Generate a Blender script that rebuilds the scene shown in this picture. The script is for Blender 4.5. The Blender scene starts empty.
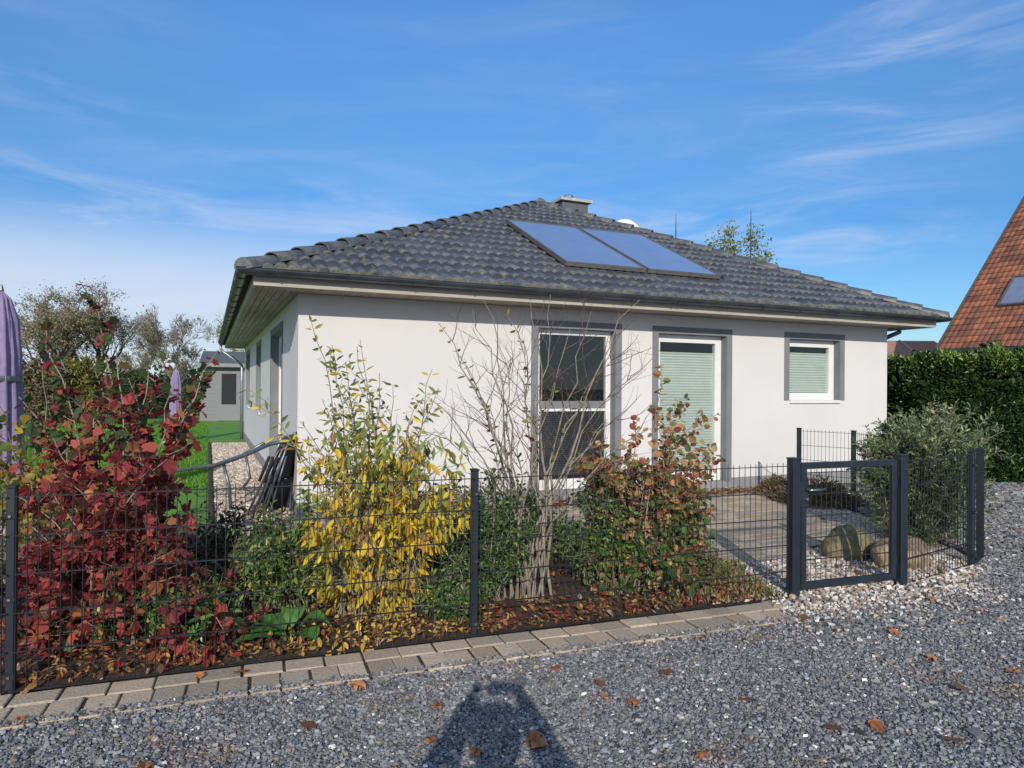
import bpy, bmesh, math, random
import numpy as np
from mathutils import Vector, Matrix
R_ = random.Random(7)
NP = np.random.default_rng(11)
PI = math.pi
scene = bpy.context.scene
COL = scene.collection

# ------------------------------------------------------------------ helpers
def lin(r, g, b):
    def f(c):
        c /= 255.0
        return c/12.92 if c <= .04045 else ((c+.055)/1.055)**2.4
    return (f(r), f(g), f(b))

def tag(o, label=None, cat=None, group=None, kind=None):
    if label: o['label'] = label
    if cat: o['category'] = cat
    if group: o['group'] = group
    if kind: o['kind'] = kind
    return o

def empty(name, loc=(0, 0, 0), rz=0, parent=None):
    o = bpy.data.objects.new(name, None); COL.objects.link(o)
    o.location = loc; o.rotation_euler = (0, 0, rz); o.empty_display_size = .2
    if parent: o.parent = parent
    return o

def link(name, me, parent=None):
    o = bpy.data.objects.new(name, me); COL.objects.link(o)
    if parent: o.parent = parent
    return o

def mesh_np(name, verts, faces, mat, parent=None, cols=None, smooth=False):
    """faces: array (n,k) or list of arrays with different k"""
    me = bpy.data.meshes.new(name)
    fl = faces if isinstance(faces, list) else [faces]
    fl = [np.asarray(f, dtype=np.int32) for f in fl if len(f)]
    verts = np.asarray(verts, dtype=np.float32)
    me.vertices.add(len(verts)); me.vertices.foreach_set('co', verts.ravel())
    nl = sum(f.size for f in fl); npoly = sum(len(f) for f in fl)
    me.loops.add(nl); me.polygons.add(npoly)
    me.loops.foreach_set('vertex_index', np.concatenate([f.ravel() for f in fl]))
    tot = np.concatenate([np.full(len(f), f.shape[1], dtype=np.int32) for f in fl])
    st = np.concatenate([[0], np.cumsum(tot)[:-1]]).astype(np.int32)
    me.polygons.foreach_set('loop_start', st)
    me.polygons.foreach_set('loop_total', tot)
    me.polygons.foreach_set('use_smooth', np.full(npoly, bool(smooth), dtype=bool))
    me.update(calc_edges=True)
    if cols is not None:
        a = me.color_attributes.new('Col', 'FLOAT_COLOR', 'POINT')
        c = np.ones((len(verts), 4), dtype=np.float32); c[:, :3] = cols
        a.data.foreach_set('color', c.ravel())
    me.validate()
    me.materials.append(mat)
    return link(name, me, parent)

class MB:
    """collects simple shapes; build() makes ONE mesh object"""
    def __init__(s): s.v = []; s.f = []; s.n = 0
    def add(s, vs, fs):
        s.v += [tuple(v) for v in vs]; s.f += [tuple(i+s.n for i in f) for f in fs]; s.n += len(vs); return s
    def box(s, x0, y0, z0, x1, y1, z1, M=None):
        vs = [Vector((x, y, z)) for z in (z0, z1) for y in (y0, y1) for x in (x0, x1)]
        if M is not None: vs = [M @ v for v in vs]
        return s.add(vs, [(0, 2, 3, 1), (4, 5, 7, 6), (0, 1, 5, 4), (2, 6, 7, 3), (0, 4, 6, 2), (1, 3, 7, 5)])
    def bar(s, a, b, w, h, up=(0, 0, 1)):
        a = Vector(a); b = Vector(b); d = (b-a); L = d.length; d.normalize()
        up = Vector(up); 
        if abs(d.dot(up)) > .98: up = Vector((0, 1, 0))
        x = d.cross(up).normalized(); z = x.cross(d)
        M = Matrix(((x.x, d.x, z.x, a.x), (x.y, d.y, z.y, a.y), (x.z, d.z, z.z, a.z), (0, 0, 0, 1)))
        return s.box(-w/2, 0, -h/2, w/2, L, h/2, M)
    def tube(s, pts, r, n=6, cap=True):
        pts = [Vector(p) for p in pts]
        rs = r if isinstance(r, (list, tuple)) else [r]*len(pts)
        vs = []; prev = None
        for i, p in enumerate(pts):
            d = (pts[min(i+1, len(pts)-1)] - pts[max(i-1, 0)])
            if d.length < 1e-9: d = Vector((0, 0, 1))
            d.normalize()
            if prev is None:
                x = d.cross(Vector((0, 0, 1)) if abs(d.z) < .9 else Vector((1, 0, 0))).normalized()
            else:
                x = (prev - d*prev.dot(d))
                if x.length < 1e-6: x = d.orthogonal()
                x.normalize()
            prev = x; y = d.cross(x)
            for k in range(n):
                a = 2*PI*k/n; vs.append(p + (x*math.cos(a) + y*math.sin(a))*rs[i])
        fs = [(i*n+k, i*n+(k+1) % n, (i+1)*n+(k+1) % n, (i+1)*n+k) for i in range(len(pts)-1) for k in range(n)]
        if cap: fs += [tuple(range(n-1, -1, -1)), tuple((len(pts)-1)*n+k for k in range(n))]
        return s.add(vs, fs)
    def lathe(s, prof, n=16, c=(0, 0, 0)):
        vs = [(c[0]+r*math.cos(2*PI*k/n), c[1]+r*math.sin(2*PI*k/n), c[2]+z) for r, z in prof for k in range(n)]
        fs = [(i*n+k, i*n+(k+1) % n, (i+1)*n+(k+1) % n, (i+1)*n+k) for i in range(len(prof)-1) for k in range(n)]
        fs += [tuple(range(n-1, -1, -1)), tuple((len(prof)-1)*n+k for k in range(n))]
        return s.add(vs, fs)
    def build(s, name, mat, parent=None, smooth=False, bevel=0):
        me = bpy.data.meshes.new(name); me.from_pydata(s.v, [], s.f); me.update()
        bm = bmesh.new(); bm.from_mesh(me); bmesh.ops.recalc_face_normals(bm, faces=bm.faces)
        if bevel:
            bmesh.ops.bevel(bm, geom=[e for e in bm.edges if len(e.link_faces) == 2 and e.calc_face_angle(0) > .6],
                            offset=bevel, segments=1, affect='EDGES', clamp_overlap=True)
        bm.to_mesh(me); bm.free()
        if smooth:
            me.polygons.foreach_set('use_smooth', [True]*len(me.polygons))
        me.materials.append(mat)
        return link(name, me, parent)

# ------------------------------------------------------------------ camera
F_PX, PITCH, ROLL, CAMH = 689.84, .0041, .0078, 1.6178
cp, sp = math.cos(PITCH), math.sin(PITCH); cr, sr = math.cos(ROLL), math.sin(ROLL)
fwd = Vector((0, cp, sp)); right = Vector((1, 0, 0)); up0 = Vector((0, -sp, cp))
Rc = right*cr + up0*sr; Uc = up0*cr - right*sr
cam = bpy.data.cameras.new('camera'); cam.sensor_width = 36; cam.lens = F_PX*36/1024
cam.clip_start = .05; cam.clip_end = 3000
co = bpy.data.objects.new('camera', cam); COL.objects.link(co); scene.camera = co
Bk = -fwd
co.matrix_world = Matrix(((Rc.x, Uc.x, Bk.x, 0), (Rc.y, Uc.y, Bk.y, 0), (Rc.z, Uc.z, Bk.z, CAMH), (0, 0, 0, 1)))
CAM = Vector((0, 0, CAMH))
def ray(px, py):
    a, b = px-512, py-384
    return (Rc*a - Uc*b)/F_PX + fwd
def at(px, py, Y):
    """world point at distance Y in front of the photographer for a place measured in the photo"""
    d = ray(px, py); return CAM + d*(Y/d.y)
def gr(px, py, z=0.0):
    d = ray(px, py); return CAM + d*((z-CAMH)/d.z)

# ------------------------------------------------------------------ materials
def new_mat(name):
    m = bpy.data.materials.new(name); m.use_nodes = True; nt = m.node_tree
    return m, nt, nt.nodes['Principled BSDF']
def N(nt, t, **kw):
    n = nt.nodes.new(t)
    for k, v in kw.items():
        if k in n.inputs: n.inputs[k].default_value = v
        else: setattr(n, k, v)
    return n
def ramp(nt, stops):
    r = nt.nodes.new('ShaderNodeValToRGB'); e = r.color_ramp.elements
    while len(e) > 1: e.remove(e[0])
    e[0].position = stops[0][0]; e[0].color = (*stops[0][1], 1)
    for p, c in stops[1:]:
        x = e.new(p); x.color = (*c, 1)
    return r
def mat(name, c1, c2=None, rough=.7, scale=8, metal=0, bump=0, bscale=60, spec=.5, coord='Object', detail=5, stretch=None, lo=.35, hi=.65):
    m, nt, b = new_mat(name)
    b.inputs['Roughness'].default_value = rough; b.inputs['Metallic'].default_value = metal
    b.inputs['Specular IOR Level'].default_value = spec
    tc = N(nt, 'ShaderNodeTexCoord'); src = tc.outputs[coord]
    if stretch:
        mp = N(nt, 'ShaderNodeMapping'); mp.inputs['Scale'].default_value = stretch
        nt.links.new(src, mp.inputs[0]); src = mp.outputs[0]
    c2 = c2 or tuple(x*.82 for x in c1)
    n = N(nt, 'ShaderNodeTexNoise', Scale=scale, Detail=detail, Roughness=.65); nt.links.new(src, n.inputs['Vector'])
    r = ramp(nt, [(lo, c2), (hi, c1)]); nt.links.new(n.outputs[0], r.inputs[0]); nt.links.new(r.outputs[0], b.inputs['Base Color'])
    if bump:
        n2 = N(nt, 'ShaderNodeTexNoise', Scale=bscale, Detail=4); nt.links.new(src, n2.inputs['Vector'])
        bp = N(nt, 'ShaderNodeBump', Strength=bump, Distance=.01); nt.links.new(n2.outputs[0], bp.inputs['Height']); nt.links.new(bp.outputs[0], b.inputs['Normal'])
    return m
def leaf_mat(name, rough=.55, trans=.35, spec=.35, gain=1.0):
    m, nt, b = new_mat(name)
    a = N(nt, 'ShaderNodeVertexColor'); a.layer_name = 'Col'
    b.inputs['Roughness'].default_value = rough; b.inputs['Specular IOR Level'].default_value = spec
    nt.links.new(a.outputs[0], b.inputs['Base Color'])
    t = N(nt, 'ShaderNodeBsdfTranslucent'); nt.links.new(a.outputs[0], t.inputs[0])
    mx = N(nt, 'ShaderNodeMixShader'); mx.inputs[0].default_value = trans
    nt.links.new(b.outputs[0], mx.inputs[1]); nt.links.new(t.outputs[0], mx.inputs[2])
    nt.links.new(mx.outputs[0], nt.nodes['Material Output'].inputs['Surface'])
    return m
def vcol_mat(name, rough=.8, bump=0, spec=.3):
    m, nt, b = new_mat(name)
    a = N(nt, 'ShaderNodeVertexColor'); a.layer_name = 'Col'
    tc = N(nt, 'ShaderNodeTexCoord'); n = N(nt, 'ShaderNodeTexNoise', Scale=70, Detail=4)
    nt.links.new(tc.outputs['Object'], n.inputs['Vector'])
    r = ramp(nt, [(.3, (.78, .78, .78)), (.7, (1.12, 1.12, 1.12))]); nt.links.new(n.outputs[0], r.inputs[0])
    mx = N(nt, 'ShaderNodeMix', data_type='RGBA', blend_type='MULTIPLY'); mx.inputs[0].default_value = 1
    nt.links.new(a.outputs[0], mx.inputs[6]); nt.links.new(r.outputs[0], mx.inputs[7])
    nt.links.new(mx.outputs[2], b.inputs['Base Color']); b.inputs['Roughness'].default_value = rough; b.inputs['Specular IOR Level'].default_value = spec
    if bump:
        bp = N(nt, 'ShaderNodeBump', Strength=bump, Distance=.01); nt.links.new(n.outputs[0], bp.inputs['Height']); nt.links.new(bp.outputs[0], b.inputs['Normal'])
    return m
M = {}
def wall_material():
    m, nt, b = new_mat('white_render')
    tc = N(nt, 'ShaderNodeTexCoord'); o = tc.outputs['Object']
    n = N(nt, 'ShaderNodeTexNoise', Scale=.9, Detail=6, Roughness=.6); nt.links.new(o, n.inputs['Vector'])
    r = ramp(nt, [(.3, (.66, .645, .635)), (.6, (.695, .68, .668))]); nt.links.new(n.outputs[0], r.inputs[0])
    mp = N(nt, 'ShaderNodeMapping'); mp.inputs['Scale'].default_value = (5, 5, .35); nt.links.new(o, mp.inputs[0])
    n3 = N(nt, 'ShaderNodeTexNoise', Scale=1.4, Detail=5); nt.links.new(mp.outputs[0], n3.inputs['Vector'])
    r3 = ramp(nt, [(.3, (.99, .99, .988)), (.55, (1, 1, 1))]); nt.links.new(n3.outputs[0], r3.inputs[0])
    mx = N(nt, 'ShaderNodeMix', data_type='RGBA', blend_type='MULTIPLY'); mx.inputs[0].default_value = 1
    nt.links.new(r.outputs[0], mx.inputs[6]); nt.links.new(r3.outputs[0], mx.inputs[7]); nt.links.new(mx.outputs[2], b.inputs['Base Color'])
    b.inputs['Roughness'].default_value = .95; b.inputs['Specular IOR Level'].default_value = .15
    n2 = N(nt, 'ShaderNodeTexNoise', Scale=260, Detail=3); nt.links.new(o, n2.inputs['Vector'])
    bp = N(nt, 'ShaderNodeBump', Strength=.5, Distance=.004); nt.links.new(n2.outputs[0], bp.inputs['Height']); nt.links.new(bp.outputs[0], b.inputs['Normal'])
    return m
def tile_material(name, base, dark, lichen, amount=.5, rough=.5, course=.33):
    m, nt, b = new_mat(name)
    tc = N(nt, 'ShaderNodeTexCoord'); o = tc.outputs['Object']
    uv = N(nt, 'ShaderNodeUVMap'); uv.uv_map = 'tile'
    sx = N(nt, 'ShaderNodeSeparateXYZ'); nt.links.new(uv.outputs[0], sx.inputs[0])
    # per tile random
    fl1 = N(nt, 'ShaderNodeMath', operation='FLOOR'); nt.links.new(sx.outputs[0], fl1.inputs[0])
    fl2 = N(nt, 'ShaderNodeMath', operation='FLOOR'); nt.links.new(sx.outputs[1], fl2.inputs[0])
    cx = N(nt, 'ShaderNodeCombineXYZ'); nt.links.new(fl1.outputs[0], cx.inputs[0]); nt.links.new(fl2.outputs[0], cx.inputs[1])
    wn = N(nt, 'ShaderNodeTexWhiteNoise'); nt.links.new(cx.outputs[0], wn.inputs['Vector'])
    r = ramp(nt, [(0, dark), (1, base)]); nt.links.new(wn.outputs['Value'], r.inputs[0])
    # lichen: noise, stronger near lower edge of each course
    n = N(nt, 'ShaderNodeTexNoise', Scale=5, Detail=7, Roughness=.7); nt.links.new(o, n.inputs['Vector'])
    fr = N(nt, 'ShaderNodeMath', operation='FRACT'); nt.links.new(sx.outputs[1], fr.inputs[0])
    ml = N(nt, 'ShaderNodeMath', operation='MULTIPLY_ADD'); ml.inputs[1].default_value = -.22; nt.links.new(fr.outputs[0], ml.inputs[0]); nt.links.new(n.outputs[0], ml.inputs[2])
    lr = ramp(nt, [(.40-.1*amount, (0, 0, 0)), (.62-.1*amount, (1, 1, 1))]); nt.links.new(ml.outputs[0], lr.inputs[0])
    n4 = N(nt, 'ShaderNodeTexNoise', Scale=40, Detail=3); nt.links.new(o, n4.inputs['Vector'])
    m4 = N(nt, 'ShaderNodeMath', operation='MULTIPLY'); nt.links.new(lr.outputs[0], m4.inputs[0]); nt.links.new(n4.outputs[0], m4.inputs[1])
    mx = N(nt, 'ShaderNodeMix', data_type='RGBA'); nt.links.new(m4.outputs[0], mx.inputs[0]); nt.links.new(r.outputs[0], mx.inputs[6]); mx.inputs[7].default_value = (*lichen, 1)
    nt.links.new(mx.outputs[2], b.inputs['Base Color'])
    b.inputs['Roughness'].default_value = rough
    bp = N(nt, 'ShaderNodeBump', Strength=.4, Distance=.005); nt.links.new(n4.outputs[0], bp.inputs['Height']); nt.links.new(bp.outputs[0], b.inputs['Normal'])
    return m
def gravel_material(name, stops, scale, patch=None):
    m, nt, b = new_mat(name)
    tc = N(nt, 'ShaderNodeTexCoord'); o = tc.outputs['Object']
    v = N(nt, 'ShaderNodeTexVoronoi', Scale=scale); nt.links.new(o, v.inputs['Vector'])
    sx = N(nt, 'ShaderNodeSeparateColor'); nt.links.new(v.outputs['Color'], sx.inputs[0])
    r = ramp(nt, stops); nt.links.new(sx.outputs[0], r.inputs[0])
    nz = N(nt, 'ShaderNodeTexNoise', Scale=.8, Detail=6); nt.links.new(o, nz.inputs['Vector'])
    rz = ramp(nt, [(.35, (.72, .72, .72)), (.65, (1.1, 1.1, 1.08))]); nt.links.new(nz.outputs[0], rz.inputs[0])
    mx = N(nt, 'ShaderNodeMix', data_type='RGBA', blend_type='MULTIPLY'); mx.inputs[0].default_value = 1
    nt.links.new(r.outputs[0], mx.inputs[6]); nt.links.new(rz.outputs[0], mx.inputs[7])
    nt.links.new(mx.outputs[2], b.inputs['Base Color']); b.inputs['Roughness'].default_value = .85
    bp = N(nt, 'ShaderNodeBump', Strength=1, Distance=.02); nt.links.new(v.outputs['Distance'], bp.inputs['Height']); bp.invert = True
    nt.links.new(bp.outputs[0], b.inputs['Normal'])
    return m
M['wall'] = wall_material()
M['plinth'] = mat('grey_plinth_paint', (.30, .30, .31), (.24, .24, .25), .9, 3, bump=.4, bscale=200)
M['band'] = mat('grey_window_band', (.21, .22, .235), (.18, .19, .205), .9, 3, bump=.3, bscale=200)
M['pvc'] = mat('white_pvc', (.80, .80, .79), (.74, .74, .73), .35, 2)
M['fascia'] = mat('weathered_cream_board', (.50, .46, .40), (.38, .35, .305), .7, 4, stretch=(.5, 6, 6))
M['soffit'] = mat('weathered_soffit_wood', (.48, .42, .36), (.30, .26, .225), .8, 3, stretch=(8, .6, 1), bump=.3)
M['zinc'] = mat('weathered_zinc', (.105, .12, .14), (.06, .07, .08), .38, 3, metal=.6, bump=.1, bscale=20)
M['zinc_light'] = mat('zinc_pipe', (.34, .37, .40), (.25, .27, .29), .4, 6, metal=.6)
M['room'] = mat('room_near_black', (.035, .033, .034), (.02, .02, .022), .9, 3)  # floor and inner walls; the room's darkness is put into the colour
M['blind'] = mat('pale_green_blind', (.60, .66, .62), (.55, .62, .58), .8, 5)
M['darkblind'] = mat('dark_slat_blind', (.10, .11, .13), (.07, .08, .09), .5, 5)
M['anth'] = mat('anthracite_powder_coat', (.020, .028, .040), (.015, .020, .030), .38, 8)
M['anthw'] = mat('anthracite_wire_coat', (.018, .022, .028), (.012, .015, .019), .4, 8)
M['steel'] = mat('brushed_steel', (.62, .62, .62), (.5, .5, .5), .25, 20, metal=1)
M['tile'] = tile_material('anthracite_roof_tile', (.088, .10, .128), (.052, .06, .078), (.36, .32, .20), .72, .40)
M['cap'] = tile_material('anthracite_hip_tile', (.085, .095, .115), (.06, .07, .085), (.30, .27, .17), .3, .42)
M['redtile'] = tile_material('red_clay_tile', (.42, .15, .07), (.15, .06, .04), (.09, .055, .045), .95, .85)
M['brick'] = mat('dark_chimney_slate', (.13, .14, .15), (.08, .085, .09), .7, 10, stretch=(1, 1, 6))
M['concrete'] = mat('pale_concrete', (.5, .49, .46), (.36, .35, .33), .85, 9, bump=.3)
M['frame_alu'] = mat('collector_frame', (.20, .185, .175), (.14, .13, .125), .4, 8, metal=.4)
M['clap'] = mat('grey_cladding', (.25, .25, .265), (.20, .20, .215), .75, 4, stretch=(1, 1, 30))
M['soil'] = mat('dark_soil', (.085, .055, .038), (.03, .02, .014), .95, 22, bump=1, bscale=70)
M['paver'] = vcol_mat('concrete_paver', .9, .5)
M['stone'] = vcol_mat('loose_stones', .75, .2)
M['leaf'] = leaf_mat('shrub_leaf')
M['leaf_y'] = leaf_mat('thin_autumn_leaf', .6, .45)
M['leaf_g'] = leaf_mat('glossy_leaf', .38, .2, .5)
M['litter'] = leaf_mat('fallen_leaf', .8, .1, .2)
M['bark'] = mat('grey_bark', (.33, .29, .23), (.17, .145, .115), .9, 40, bump=.6, stretch=(1, 1, .3))
M['barkd'] = mat('dark_bark', (.22, .18, .14), (.12, .10, .08), .9, 20, bump=.6)
M['twig'] = mat('reddish_twig', (.17, .11, .10), (.09, .06, .055), .8, 30)
M['purple'] = mat('faded_purple_canvas', (.30, .235, .40), (.22, .175, .30), .9, 6, bump=.2, bscale=300)
M['tubegrey'] = mat('grey_tube_frame', (.17, .18, .20), (.12, .13, .15), .35, 12, metal=.5)
M['sling'] = mat('black_sling_fabric', (.020, .022, .027), (.012, .013, .016), .8, 60)
M['boulder'] = mat('sandy_boulder', (.40, .29, .18), (.15, .115, .075), .95, 7, bump=1, bscale=22, detail=10, lo=.42, hi=.60)
M['boulder_m'] = mat('mossy_boulder', (.22, .18, .10), (.08, .08, .04), .95, 9, bump=1, bscale=26, detail=9, lo=.38, hi=.58)
M['gravel'] = gravel_material('grey_gravel', [(0, (.09, .095, .11)), (.35, (.22, .235, .26)), (.7, (.38, .39, .41)), (.93, (.5, .51, .52)), (1, (.7, .7, .68))], 62)
M['pebble'] = gravel_material('pale_pebbles', [(0, (.16, .12, .09)), (.4, (.38, .31, .25)), (.8, (.55, .50, .44)), (1, (.75, .73, .7))], 28)

def glass(name, tint=(.02, .025, .03), mixf=.5, rough=.02):
    m, nt, b = new_mat(name)
    b.inputs['Base Color'].default_value = (*tint, 1); b.inputs['Roughness'].default_value = rough; b.inputs['IOR'].default_value = 1.5
    t = N(nt, 'ShaderNodeBsdfTransparent'); t.inputs[0].default_value = (.94, .96, .95, 1)
    mx = N(nt, 'ShaderNodeMixShader'); mx.inputs[0].default_value = mixf
    nt.links.new(b.outputs[0], mx.inputs[1]); nt.links.new(t.outputs[0], mx.inputs[2])
    g = N(nt, 'ShaderNodeBsdfGlossy', Roughness=.01); fr = N(nt, 'ShaderNodeLayerWeight'); fr.inputs[0].default_value = .5
    pw = N(nt, 'ShaderNodeMath', operation='POWER'); pw.inputs[1].default_value = 5; nt.links.new(fr.outputs['Facing'], pw.inputs[0])
    ma = N(nt, 'ShaderNodeMath', operation='MULTIPLY_ADD'); ma.inputs[1].default_value = .95; ma.inputs[2].default_value = .04; nt.links.new(pw.outputs[0], ma.inputs[0])
    mx2 = N(nt, 'ShaderNodeMixShader'); nt.links.new(ma.outputs[0], mx2.inputs[0]); nt.links.new(mx.outputs[0], mx2.inputs[1]); nt.links.new(g.outputs[0], mx2.inputs[2])
    nt.links.new(mx2.outputs[0], nt.nodes['Material Output'].inputs['Surface'])
    return m
M['glass'] = glass('window_glass', mixf=.96)
M['glassd'] = glass('dark_window_glass', mixf=.85)
def collector_mat():
    m, nt, b = new_mat('blue_collector_glass')
    b.inputs['Base Color'].default_value = (.10, .16, .33, 1); b.inputs['Roughness'].default_value = .22
    b.inputs['Metallic'].default_value = .35
    b.inputs['Coat Weight'].default_value = 1; b.inputs['Coat Roughness'].default_value = .05; b.inputs['Coat IOR'].default_value = 1.6
    tc = N(nt, 'ShaderNodeTexCoord'); n = N(nt, 'ShaderNodeTexNoise', Scale=3, Detail=4); nt.links.new(tc.outputs['Object'], n.inputs['Vector'])
    r = ramp(nt, [(.3, (.27, .30, .42)), (.7, (.33, .36, .48))]); nt.links.new(n.outputs[0], r.inputs[0]); nt.links.new(r.outputs[0], b.inputs['Base Color'])
    return m
M['collector'] = collector_mat()
def lawn_mat():
    m, nt, b = new_mat('lawn_grass')
    tc = N(nt, 'ShaderNodeTexCoord'); o = tc.outputs['Object']
    n = N(nt, 'ShaderNodeTexNoise', Scale=1.2, Detail=8, Roughness=.7); nt.links.new(o, n.inputs['Vector'])
    n2 = N(nt, 'ShaderNodeTexNoise', Scale=25, Detail=5); nt.links.new(o, n2.inputs['Vector'])
    ad = N(nt, 'ShaderNodeMath', operation='ADD'); nt.links.new(n.outputs[0], ad.inputs[0]); nt.links.new(n2.outputs[0], ad.inputs[1])
    r = ramp(nt, [(.75/2, (.085, .22, .025)), (1.05/2+.1, (.17, .37, .04))]);
    hf = N(nt, 'ShaderNodeMath', operation='MULTIPLY'); hf.inputs[1].default_value = .5; nt.links.new(ad.outputs[0], hf.inputs[0]); nt.links.new(hf.outputs[0], r.inputs[0])
    nt.links.new(r.outputs[0], b.inputs['Base Color']); b.inputs['Roughness'].default_value = .8
    bp = N(nt, 'ShaderNodeBump', Strength=1, Distance=.03); nt.links.new(n2.outputs[0], bp.inputs['Height']); nt.links.new(bp.outputs[0], b.inputs['Normal'])
    return m
M['lawn'] = lawn_mat()

# ------------------------------------------------------------------ world and sun
SUN_EL = math.radians(23.4)
w = bpy.data.worlds.new('World'); scene.world = w; w.use_nodes = True; nt = w.node_tree
for n in list(nt.nodes): nt.nodes.remove(n)
out = N(nt, 'ShaderNodeOutputWorld'); bg = N(nt, 'ShaderNodeBackground'); bg.inputs[1].default_value = .15
sky = N(nt, 'ShaderNodeTexSky'); sky.sky_type = 'NISHITA'; sky.sun_disc = False; sky.sun_elevation = SUN_EL; sky.sun_rotation = PI
sky.air_density = 1.0; sky.dust_density = .3; sky.ozone_density = 2.0; sky.altitude = 0
hs = N(nt, 'ShaderNodeHueSaturation'); hs.inputs['Saturation'].default_value = 1.1; hs.inputs['Value'].default_value = 1.0
nt.links.new(sky.outputs[0], hs.inputs['Color'])
tcz = N(nt, 'ShaderNodeTexCoord'); sz = N(nt, 'ShaderNodeSeparateXYZ'); nt.links.new(tcz.outputs['Generated'], sz.inputs[0])
tint = ramp(nt, [(0, (.52, .66, .80)), (.215, (.34, .61, .86)), (.32, (.52, .79, .99)), (.46, (.68, .98, 1.25)), (1, (1.3, 1.35, 1.35))]); nt.links.new(sz.outputs[2], tint.inputs[0])  # sky colour correction; overhead end raised for extra ambient light
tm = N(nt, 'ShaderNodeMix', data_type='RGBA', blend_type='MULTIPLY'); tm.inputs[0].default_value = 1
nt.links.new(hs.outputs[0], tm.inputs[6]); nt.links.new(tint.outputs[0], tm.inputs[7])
tc = N(nt, 'ShaderNodeTexCoord')
tcg = tc.outputs['Generated']
def math_(op, a, b=None):
    n = N(nt, 'ShaderNodeMath', operation=op)
    for i, q in enumerate((a, b)):
        if q is None: continue
        if isinstance(q, (int, float)): n.inputs[i].default_value = q
        else: nt.links.new(q, n.inputs[i])
    return n.outputs[0]
def mrange(src, a, b, c=0, d=1):
    n = N(nt, 'ShaderNodeMapRange'); n.interpolation_type = 'SMOOTHSTEP'
    for k, q in zip(('From Min', 'From Max', 'To Min', 'To Max'), (a, b, c, d)): n.inputs[k].default_value = q
    nt.links.new(src, n.inputs['Value']); return n.outputs[0]
def wisps(scale, rot, sc, dist, lo, hi, seed):
    mp = N(nt, 'ShaderNodeMapping'); mp.inputs['Scale'].default_value = scale; mp.inputs['Rotation'].default_value = rot; mp.inputs['Location'].default_value = (seed, seed*.7, 0); nt.links.new(tcg, mp.inputs[0])
    n = N(nt, 'ShaderNodeTexNoise', Scale=sc, Detail=9, Roughness=.6, Distortion=dist); nt.links.new(mp.outputs[0], n.inputs['Vector'])
    return mrange(n.outputs[0], lo, hi)
sx = N(nt, 'ShaderNodeSeparateXYZ'); nt.links.new(tcg, sx.inputs[0]); X_, Y_, Z_ = sx.outputs
def patch(px, py, r):
    d = ray(px, py).normalized(); n = N(nt, 'ShaderNodeVectorMath', operation='DISTANCE'); nt.links.new(tcg, n.inputs[0]); n.inputs[1].default_value = d; return mrange(n.outputs[1], r, 0)
# thin streaks, a low band across the view, a haze bank low on the left, faint veils high up
w1 = wisps((1.2, 1.2, 7), (0, -.35, 0), 2.6, .8, .42, .80, 1.0)
w2 = wisps((1.5, 1.5, 8), (0, .03, 0), 2.6, .9, .34, .82, 7.3)
w3 = wisps((.8, .8, 3), (0, .1, 0), 1.6, .4, .25, .7, 9.0)
A = math_('MULTIPLY', math_('MAXIMUM', patch(900, 60, .24), math_('MULTIPLY', patch(840, 120, .2), .8)), w1)
band_ = math_('MULTIPLY', mrange(Z_, .13, .19), mrange(Z_, .32, .20)); B = math_('MULTIPLY', math_('MULTIPLY', band_, w2), mrange(X_, .62, .40))
bank = math_('MULTIPLY', math_('MULTIPLY', mrange(Z_, .25, .12), mrange(X_, .02, -.30)), math_('ADD', math_('MULTIPLY', w3, .35), .65))
low = math_('MULTIPLY', mrange(Z_, .09, .0), .5)
veil = math_('MULTIPLY', math_('MULTIPLY', w3, w1), .22)
back_fill = math_('MULTIPLY', mrange(Y_, .1, -.5), math_('ADD', math_('MULTIPLY', w3, .6), .4))  # bright clouds behind the camera, added to raise the ambient light
tot = math_('MAXIMUM', math_('MAXIMUM', math_('MULTIPLY', A, .60), math_('MULTIPLY', B, .66)), math_('MAXIMUM', math_('MULTIPLY', bank, 1.0), math_('MAXIMUM', veil, math_('MAXIMUM', low, math_('MULTIPLY', back_fill, .85)))))
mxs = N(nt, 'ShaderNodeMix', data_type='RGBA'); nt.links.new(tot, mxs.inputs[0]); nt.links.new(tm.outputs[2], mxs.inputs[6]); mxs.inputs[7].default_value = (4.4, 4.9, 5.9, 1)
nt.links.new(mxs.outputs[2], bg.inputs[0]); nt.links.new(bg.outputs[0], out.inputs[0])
sun = bpy.data.lights.new('sun', 'SUN'); sun.energy = 3.55; sun.angle = math.radians(.5); sun.color = (1, .915, .80)
so = bpy.data.objects.new('sun', sun); COL.objects.link(so); so.location = (0, -20, 15)
so.rotation_euler = Vector((.01, -math.cos(SUN_EL), math.sin(SUN_EL))).to_track_quat('Z', 'Y').to_euler()
scene.view_settings.view_transform = 'Standard'; scene.view_settings.look = 'None'
scene.view_settings.exposure = 0; scene.view_settings.gamma = 1

# ------------------------------------------------------------------ house frame
TH = .4145; HX, HY = -2.5831, 8.3179
def H2W(x, y, z=0):
    c, s = math.cos(TH), math.sin(TH)
    return Vector((HX + x*c - y*s, HY + x*s + y*c, z))
# fence line
FD = Vector((.9398, .3417, 0)); F0 = Vector((-2.585, 3.566, 0)); FN = Vector((.3417, -.9398, 0))  # FN points to the drive
def FP(s, o=0, z=0): return F0 + FD*s + FN*o + Vector((0, 0, z))
PB = Vector((4.53, 6.66, 0)); PA = Vector((4.24, 6.36, 0)); GR = Vector((3.22, 5.70, 0)); GL = Vector((2.19, 5.35, 0))

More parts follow.
